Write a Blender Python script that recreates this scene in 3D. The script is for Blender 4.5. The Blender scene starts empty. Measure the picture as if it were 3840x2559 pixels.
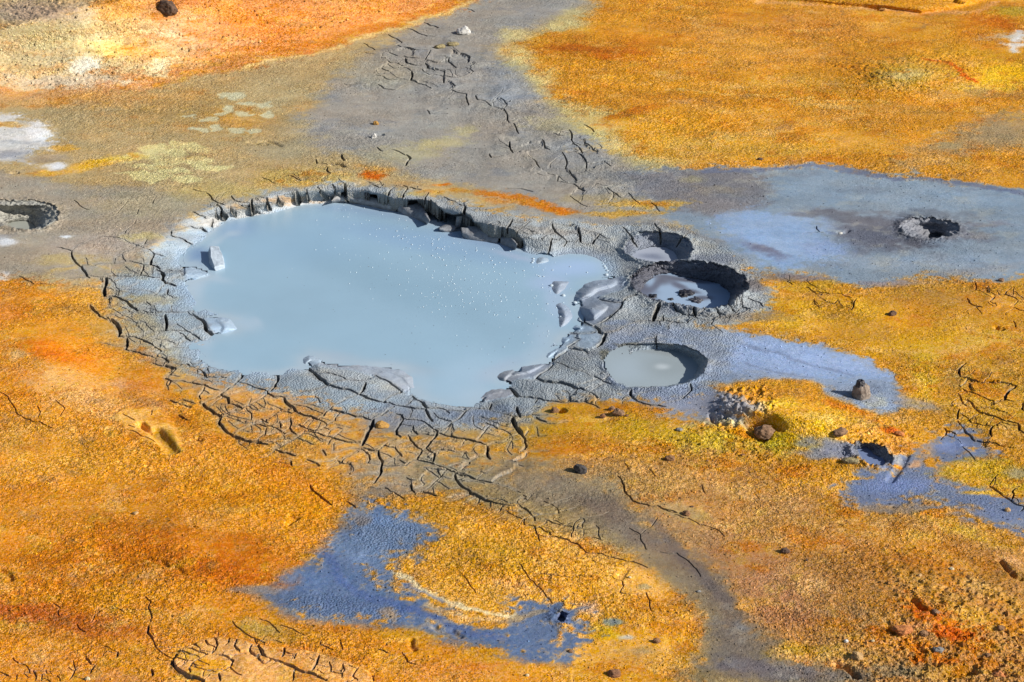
import bpy, bmesh, math, random
import numpy as np
from mathutils import Vector, noise as mnoise

# ------------------------------------------------------------------ camera, sky, sun, exposure
scene = bpy.context.scene
C = scene.collection
PITCH = math.radians(27.0)
HFOV = math.radians(30.0)
DIST = 10.3
cam_data = bpy.data.cameras.new('camera')
cam = bpy.data.objects.new('camera', cam_data)
C.objects.link(cam)
CAM = np.array([0.0, -DIST * math.cos(PITCH), DIST * math.sin(PITCH)])
cam.location = CAM
cam.rotation_euler = (math.pi / 2 - PITCH, 0, 0)
cam_data.sensor_width = 36.0
cam_data.lens = 18.0 / math.tan(HFOV / 2)
cam_data.clip_start = 0.1
cam_data.clip_end = 5000
scene.camera = cam

SUN_EL = math.radians(33.0)
SUN_DIR = Vector((math.cos(SUN_EL) * 0.955, -math.cos(SUN_EL) * 0.297, math.sin(SUN_EL)))   # towards the sun
world = bpy.data.worlds.new('World')
scene.world = world
world.use_nodes = True
wn = world.node_tree
wn.nodes.clear()
sky = wn.nodes.new('ShaderNodeTexSky')
sky.sky_type = 'NISHITA'
sky.sun_disc = False
sky.sun_elevation = SUN_EL
sky.sun_rotation = math.atan2(SUN_DIR.x, SUN_DIR.y)
bg = wn.nodes.new('ShaderNodeBackground')
bg.inputs['Strength'].default_value = 0.062
wo = wn.nodes.new('ShaderNodeOutputWorld')
wn.links.new(sky.outputs[0], bg.inputs[0])
wn.links.new(bg.outputs[0], wo.inputs[0])

sd = bpy.data.lights.new('sun', 'SUN')
sd.energy = 4.8
sd.angle = math.radians(0.5)
sd.color = (1.0, 0.945, 0.86)
sun = bpy.data.objects.new('sun', sd)
sun.rotation_euler = SUN_DIR.to_track_quat('Z', 'Y').to_euler()
C.objects.link(sun)
scene.view_settings.view_transform = 'Standard'
scene.view_settings.look = 'None'
scene.view_settings.gamma = 1
scene.view_settings.exposure = 0.35
scene.view_settings.use_curve_mapping = False

# what one unit of albedo renders as (measured), per channel: colours below are written as seen in daylight
ILLUM = np.array([1.17, 1.12, 1.08])

rng = np.random.default_rng(7)
random.seed(7)

# ------------------------------------------------------------------ projection helpers
PW, PH = 3840.0, 2559.0
TH = math.tan(HFOV / 2)
FWD = np.array([0, math.cos(PITCH), -math.sin(PITCH)])
UPV = np.array([0, math.sin(PITCH), math.cos(PITCH)])


def to_world(px, py, z=0.0):
    """photo point -> place on the level z (survey of the traced outlines)"""
    px = np.asarray(px, float); py = np.asarray(py, float); z = np.asarray(z, float)
    nx = (px / PW - 0.5) * 2 * TH
    ny = -(py / PH - 0.5) * 2 * TH * PH / PW
    ry = FWD[1] + ny * UPV[1]
    rz = FWD[2] + ny * UPV[2]
    t = (z - CAM[2]) / rz
    return nx * t, CAM[1] + ry * t, z + 0 * t


OFFX = [0, 950, 1900, 2840]
OFFY = [0, 640, 1280, 1899]


def tile(rc, pts):
    """survey sheet coordinates -> photo coordinates"""
    r, c = int(rc[0]), int(rc[1])
    s = 1.345 if rc == '33' else 2.353
    return [(OFFX[c] + x / s, OFFY[r] + y / s) for x, y in pts]


def P(rc, s):
    return tile(rc, [tuple(float(v) for v in t.split(',')) for t in s.split()])


def U(s):
    return [(float(a) * 1.632, float(b) * 1.632) for a, b in (t.split(',') for t in s.split())]


# ------------------------------------------------------------------ noise
LAT = rng.random((512, 512)).astype(np.float32)


def vnoise(x, y, seed=0):
    x = x + seed * 37.17; y = y + seed * 91.73
    xi = np.floor(x).astype(np.int64); yi = np.floor(y).astype(np.int64)
    fx = (x - xi).astype(np.float32); fy = (y - yi).astype(np.float32)
    fx = fx * fx * (3 - 2 * fx); fy = fy * fy * (3 - 2 * fy)
    x0 = xi & 511; x1 = (xi + 1) & 511; y0 = yi & 511; y1 = (yi + 1) & 511
    a = LAT[y0, x0]; b = LAT[y0, x1]; c = LAT[y1, x0]; d = LAT[y1, x1]
    return (a + (b - a) * fx) * (1 - fy) + (c + (d - c) * fx) * fy


def fbm(x, y, oct=4, seed=0, gain=0.5):
    s = 0; a = 1; n = 0
    c, q = math.cos(0.6), math.sin(0.6)
    for o in range(oct):
        s = s + a * (vnoise(x, y, seed + o * 3.1) - 0.5)
        n += a; a *= gain
        x, y = (x * c - y * q) * 2.03, (x * q + y * c) * 2.03
    return s / n * 2          # about -1..1


def sstep(a, b, x):
    t = np.clip((x - a) / (b - a), 0, 1)
    return t * t * (3 - 2 * t)


# ------------------------------------------------------------------ the survey grid
def axis(pts):
    out = []
    for (a, b, n) in pts:
        out.append(np.linspace(a, b, n, endpoint=False))
    out.append(np.array([pts[-1][1]], float))
    return np.concatenate(out)


GX = axis([(-700, 0, 30), (0, 350, 95), (350, 2900, 710), (2900, 3840, 255), (3840, 4540, 30)])
GY = axis([(-260, 0, 16), (0, 650, 220), (650, 1950, 460), (1950, 2559, 205), (2559, 2850, 18)])
NX, NY = len(GX), len(GY)
PXg, PYg = np.meshgrid(GX, GY)
X0, Y0, _ = to_world(PXg, PYg, 0.0)
X0 = X0.astype(np.float32); Y0 = Y0.astype(np.float32)

# coarse grid for outlines' distance fields, in photo pixels, every CS px
CS = 6.0
CX0, CY0 = -720.0, -280.0
CXN, CYN = int((4560 - CX0) / CS) + 2, int((2880 - CY0) / CS) + 2
cpx = CX0 + np.arange(CXN) * CS
cpy = CY0 + np.arange(CYN) * CS
CPX, CPY = np.meshgrid(cpx, cpy)
CWX, CWY, _ = to_world(CPX, CPY, 0.0)
CWX = CWX.astype(np.float32); CWY = CWY.astype(np.float32)


def sdf_poly(pts, pad=260):
    """signed metric distance (inside negative) on the coarse grid, as (array, ix0, iy0)"""
    xs = [p[0] for p in pts]; ys = [p[1] for p in pts]
    i0 = max(0, int((min(xs) - pad - CX0) / CS)); i1 = min(CXN, int((max(xs) + pad - CX0) / CS) + 2)
    j0 = max(0, int((min(ys) - pad * .6 - CY0) / CS)); j1 = min(CYN, int((max(ys) + pad * .6 - CY0) / CS) + 2)
    qx = CWX[j0:j1, i0:i1]; qy = CWY[j0:j1, i0:i1]
    wx, wy, _ = to_world(np.array(xs), np.array(ys))
    d2 = np.full(qx.shape, 1e9, np.float32); ins = np.zeros(qx.shape, bool)
    n = len(pts)
    for k in range(n):
        ax, ay = wx[k], wy[k]; bx, by = wx[(k + 1) % n], wy[(k + 1) % n]
        ex, ey = bx - ax, by - ay
        L = ex * ex + ey * ey + 1e-12
        t = np.clip(((qx - ax) * ex + (qy - ay) * ey) / L, 0, 1)
        d2 = np.minimum(d2, (qx - ax - t * ex) ** 2 + (qy - ay - t * ey) ** 2)
        if ay != by:
            ins ^= ((ay > qy) != (by > qy)) & (qx < (bx - ax) * (qy - ay) / (by - ay) + ax)
    d = np.sqrt(d2)
    d[ins] *= -1
    return d, i0, j0


def sample(field, px, py):
    """bilinear sample of a coarse field at photo points; far outside -> 9"""
    d, i0, j0 = field
    fx = (px - CX0) / CS - i0; fy = (py - CY0) / CS - j0
    h, w = d.shape
    ok = (fx >= 0) & (fx < w - 1.001) & (fy >= 0) & (fy < h - 1.001)
    fx = np.clip(fx, 0, w - 1.001); fy = np.clip(fy, 0, h - 1.001)
    xi = fx.astype(np.int32); yi = fy.astype(np.int32)
    fx = fx - xi; fy = fy - yi
    v = (d[yi, xi] * (1 - fx) + d[yi, xi + 1] * fx) * (1 - fy) + (d[yi + 1, xi] * (1 - fx) + d[yi + 1, xi + 1] * fx) * fy
    return np.where(ok, v, 9.0).astype(np.float32)


def window(field, mx=30, my=20):
    d, i0, j0 = field
    xa, xb = CX0 + i0 * CS, CX0 + (i0 + d.shape[1] - 1) * CS
    ya, yb = CY0 + j0 * CS, CY0 + (j0 + d.shape[0] - 1) * CS
    return (slice(max(0, np.searchsorted(GY, ya) - 1), np.searchsorted(GY, yb) + 1),
            slice(max(0, np.searchsorted(GX, xa) - 1), np.searchsorted(GX, xb) + 1))


# warped photo coordinates for natural outlines
WN1 = fbm(X0 * 2.6, Y0 * 2.6, 4, 11)
WN2 = fbm(X0 * 2.6, Y0 * 2.6, 4, 23)
WN3 = fbm(X0 * 13, Y0 * 15, 4, 27, .62)
WN4 = fbm(X0 * 13, Y0 * 15, 4, 29, .62)
PXW = (PXg + WN1 * 40 + WN3 * 22).astype(np.float32)
PYW = (PYg + WN2 * 20 + WN4 * 11).astype(np.float32)
FINE = fbm(X0 * 26, Y0 * 30, 4, 5, 0.65)           # grainy blending noise
MED = fbm(X0 * 7, Y0 * 9, 4, 17, 0.55)
STREAK = fbm(X0 * 3.0 - Y0 * 0.8, Y0 * 12 + X0 * 2, 4, 31, 0.6)

# ------------------------------------------------------------------ outlines
SHORE = (P('10', '1650,720 1690,690 1760,640 1830,570 1880,530 1985,455 2120,420 2300,392')
         + P('11', '20,398 150,380 300,340 420,305 560,292 700,285 850,290 950,310 1100,340 1240,370 1300,385 1400,430 1520,480 1560,455 1650,490 1700,540 1790,560 1850,610 2000,640 2150,660 2300,700')
         + P('12', '20,692 130,710 240,740 330,750 420,765 560,735 700,740 790,770 850,810 890,860 890,920 800,965 720,980 640,1020 580,1110 575,1180 610,1250 610,1320 560,1390 480,1430 440,1500')
         + P('22', '400,40 330,150 300,180 180,215 60,235')
         + P('21', '2200,250 2100,300 2140,370 2200,390 2080,410 2000,450 1950,500 1920,540 1800,545 1680,530 1560,500 1480,460 1440,380 1440,300 1330,230 1200,200 1000,190 800,180 680,165 600,120 490,95 420,130 390,190 430,225 350,235 230,270 100,275')
         + P('20', '2250,270 2100,250 1950,215 1850,160 1760,80 1740,20')
         + P('10', '1780,1540 1850,1510 1950,1460 2080,1430 2140,1395 2090,1310 1980,1280 1880,1260 1780,1220 1720,1160 1680,1090 1640,1030 1700,985 1850,945 1980,920 1930,890 1850,860 1720,810 1640,820 1620,760'))
Z_POOL = -0.13

# pots: rim outline, water outline, water level, wall roughness
POTS = [
    dict(rim=P('12', '1020,720 1080,620 1200,560 1350,552 1500,570 1610,620 1640,700 1580,790 1450,820 1300,815 1130,775'),
         water=P('12', '1100,765 1180,710 1280,685 1400,690 1470,730 1500,790 1440,814 1300,810 1180,792'), z=.045, rough=.005),
    dict(rim=P('12', '1090,960 1180,880 1330,830 1500,808 1700,815 1870,838 2000,890 2110,960 2125,1060 2050,1130 1950,1190 1830,1226 1700,1230 1500,1192 1300,1152 1180,1095 1110,1040'),
         water=P('12', '1170,1080 1230,1000 1330,930 1450,915 1560,955 1700,975 1830,1000 1930,1060 1970,1100 1940,1182 1830,1224 1700,1227 1500,1189 1300,1148'), z=.08, rough=.009),
    dict(rim=P('22', '870,160 920,90 1040,40 1250,25 1500,35 1650,80 1765,160 1750,250 1670,330 1560,372 1450,398 1250,408 1080,402 980,372 920,300 880,230'),
         water=P('22', '905,160 960,110 1080,128 1200,95 1350,80 1500,95 1620,150 1690,220 1640,310 1560,365 1430,392 1250,404 1100,396 1000,362 935,280'), z=.03, rough=.002),
    dict(rim=P('10', '-260,330 -150,280 0,272 150,268 350,282 480,320 520,370 500,450 420,495 350,520 250,527 150,518 60,495 -60,520 -200,450'),
         water=P('10', '70,482 150,458 240,455 300,480 330,515 260,526 150,515'), z=.11, rough=.007),
    dict(rim=P('13', '1250,500 1290,455 1380,425 1550,425 1680,445 1765,485 1775,545 1700,575 1600,608 1480,608 1400,597 1310,562'),
         water=P('13', '1490,600 1540,560 1620,560 1650,580 1600,604'), z=.075, rough=.007),
    dict(rim=P('23', '840,960 880,905 960,885 1040,890 1100,930 1150,1000 1195,1040 1160,1090 1080,1110 980,1092 910,1040'),
         water=P('23', '865,955 960,940 1020,1010 1120,1062 1120,1100 1080,1108 980,1088 910,1025'), z=.03, rough=.008),
    dict(rim=P('32', '442,990 470,950 512,930 548,965 530,1000 500,1035 455,1015'),
         water=P('32', '455,995 500,985 520,1000 495,1028 460,1010'), z=.03, rough=.004),
]

# ------------------------------------------------------------------ large relief (traced by sheet, lies on its real level)
H = np.zeros(X0.shape, np.float32)
MOUND = U('-460,-190 1180,-190 1130,-30 1080,5 950,50 820,88 700,122 560,155 430,178 300,203 150,215 -460,225')
s = sample(sdf_poly(MOUND, 1200), PXg, PYg)
H += np.where(s < 8.9, np.minimum(0.24 * (np.sqrt(s * s + .04) - s) * .5, 0.5), 0)
# crest at the top right
CREST = U('1700,-190 2800,-190 2800,-20 2270,2 2200,22 2120,33 2040,22 1850,6 1760,0')
s = sample(sdf_poly(CREST, 300), PXg, PYg)
H += np.where(s < 9, 0.10 * sstep(0, 1.2, -s) - 0.03 * np.exp(-(s / .08) ** 2), 0)


def hill(cx, cy, rx, ry, h, rot=0, p=2.0):
    """cx.. in overview units"""
    global H
    x = (PXg - cx * 1.632) / (rx * 1.632); y = (PYg - cy * 1.632) / (ry * 1.632)
    if rot:
        c, q = math.cos(rot), math.sin(rot)
        x, y = x * c + y * q * ry / rx, -x * q * rx / ry + y * c
    H += (h * np.exp(-(x * x + y * y) ** (p / 2))).astype(np.float32)


hill(1830, 950, 190, 60, .10, .25)
hill(1690, 930, 60, 26, .035)
hill(1760, 975, 40, 22, -.02)
hill(1480, 255, 130, 30, .05)
hill(2130, 165, 150, 45, .07)
hill(150, 850, 200, 90, .05)
hill(1150, 1280, 280, 130, .05)
hill(1050, 1330, 500, 60, -.03, .35)
hill(2150, 1400, 260, 90, .06)
hill(500, 1250, 300, 120, .03)
hill(2050, 540, 170, 45, -.03)
hill(1440, 118, 170, 22, .045)
hill(2060, 160, 110, 40, .04)
H += 0.022 * fbm(X0 * .9, Y0 * .9, 3, 41)

MAIN = sdf_poly(SHORE, 1050)
PXs = PXg + WN1 * 9; PYs = PYg + WN2 * 5
sm = sample(MAIN, PXs, PYs)
north = sstep(70, -50, PYg - (930 + (PXg - 700) * .05)) * sstep(2150, 1850, PXg)
rise = (0.05 + 0.06 * north) * sstep(-0.02, 0.27, sm)
near = np.where(sm < 9, sstep(0.9, .15, sm), 0)
H = H * (1 - near) + near * (Z_POOL + rise)
H = np.where(sm < 0, Z_POOL - np.minimum(0.06, -sm * .35), H).astype(np.float32)

# behind the fallen slabs the brink is undercut
GAP = P('11', '700,240 790,198 850,196 1000,205 1100,228 1240,252 1340,268 1510,272 1600,305 1690,385 1860,400 1925,440 1945,478 2080,488 2230,516 2325,566 2390,640 2390,760 2300,740 2150,690 1850,640 1640,560 1500,520 1240,400 850,310 700,300')
w = window(sdf_poly(GAP, 40))
sG = sample(sdf_poly(GAP, 40), PXg[w] + WN3[w] * 8, PYg[w] + WN4[w] * 4)
gm = sstep(.004, -.02, sG)
H[w] = H[w] * (1 - gm) + np.minimum(H[w], Z_POOL - .012) * gm

# mud lumps lying in the shallows: outline, height over the pool level, flatness
LUMPS = [
    (P('12', '215,800 235,765 300,745 380,758 435,800 370,828 270,845 200,870'), .018),
    (P('12', '350,1000 380,960 480,955 592,970 570,1040 500,1105 420,1118 370,1080'), .022),
    (P('12', '573,1140 600,1060 660,1000 760,968 900,948 1010,940 1050,1000 1000,1048 860,1088 780,1140 680,1165 590,1172'), .05),
    (P('12', '395,1175 490,1152 590,1205 612,1300 570,1370 480,1412 430,1380 420,1250'), .03),
    (P('12', '610,1210 700,1160 820,1130 1020,1165 980,1240 870,1310 770,1362 680,1325 630,1270'), .055),
    (P('12', '545,1395 610,1335 760,1390 780,1425 640,1432'), .045),
    (P('12', '445,1520 465,1460 580,1450 645,1485 600,1520 520,1550'), .035),
    (P('12', '660,1440 840,1430 860,1470 800,1545 700,1575 640,1550'), .05),
    (P('12', '270,1460 300,1420 360,1415 375,1450 330,1490'), .006),
    (P('22', '325,150 340,110 420,55 530,30 545,60 470,110 385,165'), .045),
    (P('22', '140,160 200,60 330,20 370,60 300,160 200,180'), .004),
    (P('22', '-20,265 130,215 300,178 405,195 330,255 240,315 100,330 -10,375'), .04),
    (P('21', '2095,320 2160,265 2240,238 2330,225 2340,320 2215,382 2150,360'), .035),
    (P('21', '2000,460 2080,415 2200,402 2300,450 2220,490 2060,520 1930,542'), .03),
    (P('21', '390,200 400,140 480,98 560,120 680,160 620,185 540,190 450,225'), .03),
    (P('21', '560,200 700,172 900,185 1120,200 1330,235 1440,300 1450,380 1475,455 1330,430 1200,350 1060,290 860,240'), .022),
    (P('10', '1640,840 1690,812 1740,830 1850,875 1990,915 1850,945 1720,985 1650,1000'), .012),
    (P('10', '1790,1300 1960,1280 2060,1300 2135,1395 2060,1425 1930,1460 1880,1420'), .03),
]
lump_of = np.zeros(X0.shape, np.int32)
lump_m = np.zeros(X0.shape, np.float32)
for k, (poly, hgt) in enumerate(LUMPS):
    f = sdf_poly(poly, 60)
    w = window(f)
    sL = sample(f, PXs[w], PYs[w])
    prof = sstep(0.018, -0.085, sL)
    dome = (Z_POOL - 0.014 + (hgt * .85 + 0.014) * prof).astype(np.float32)
    m = (sL < 0.012)
    hw = H[w]
    hw[m] = np.maximum(hw[m] * (sm[w][m] > .05) + (Z_POOL - .05) * (sm[w][m] <= .05), dome[m])
    lump_of[w][sL < 0.004] = k + 1
    lump_m[w] = np.maximum(lump_m[w], sstep(.03, -.01, sL))

pot_in = np.zeros(X0.shape, np.float32)     # 1 on the inner walls of a pot
water_m = (sm < 0) & (lump_m < .5)
pot_rough = np.zeros(X0.shape, np.float32)
for q in POTS:
    fr = sdf_poly(q['rim'], 90); fw = sdf_poly(q['water'], 90)
    w = window(fr)
    a = sample(fr, PXg[w] + WN1[w] * 6 + WN3[w] * 16, PYg[w] + WN2[w] * 3 + WN4[w] * 8)
    b = sample(fw, PXg[w] + WN1[w] * 6, PYg[w] + WN2[w] * 3)
    q['z'] = float(H[w][np.abs(a) < .03].mean()) - q['z']
    ins = a < 0
    t = np.where(ins, (-a) / (-a + np.maximum(b, 0) + 1e-5), 0)
    hr = H[w]
    hw_ = hr * (1 - sstep(0, 1, t)) + (q['z'] - .004) * sstep(0, 1, t)
    hw_ = np.where(b < 0, q['z'] - .02 - np.minimum(.03, -b * .3), hw_)
    lip = 0.010 * np.exp(-(a / .035) ** 2) * (a > -0.01)
    hr[...] = np.where(ins, hw_, hr + np.where(a < 9, lip, 0))
    pot_in[w] = np.maximum(pot_in[w], sstep(0.01, -0.01, a) * (b > -.005))
    pot_rough[w] = np.maximum(pot_rough[w], q['rough'] * sstep(0.09, -0.01, a))
    water_m[w] |= (b < 0)
    q['fr'] = fr

# place of every grid point on its level
XW, YW, _ = to_world(PXg, PYg, H)

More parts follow.
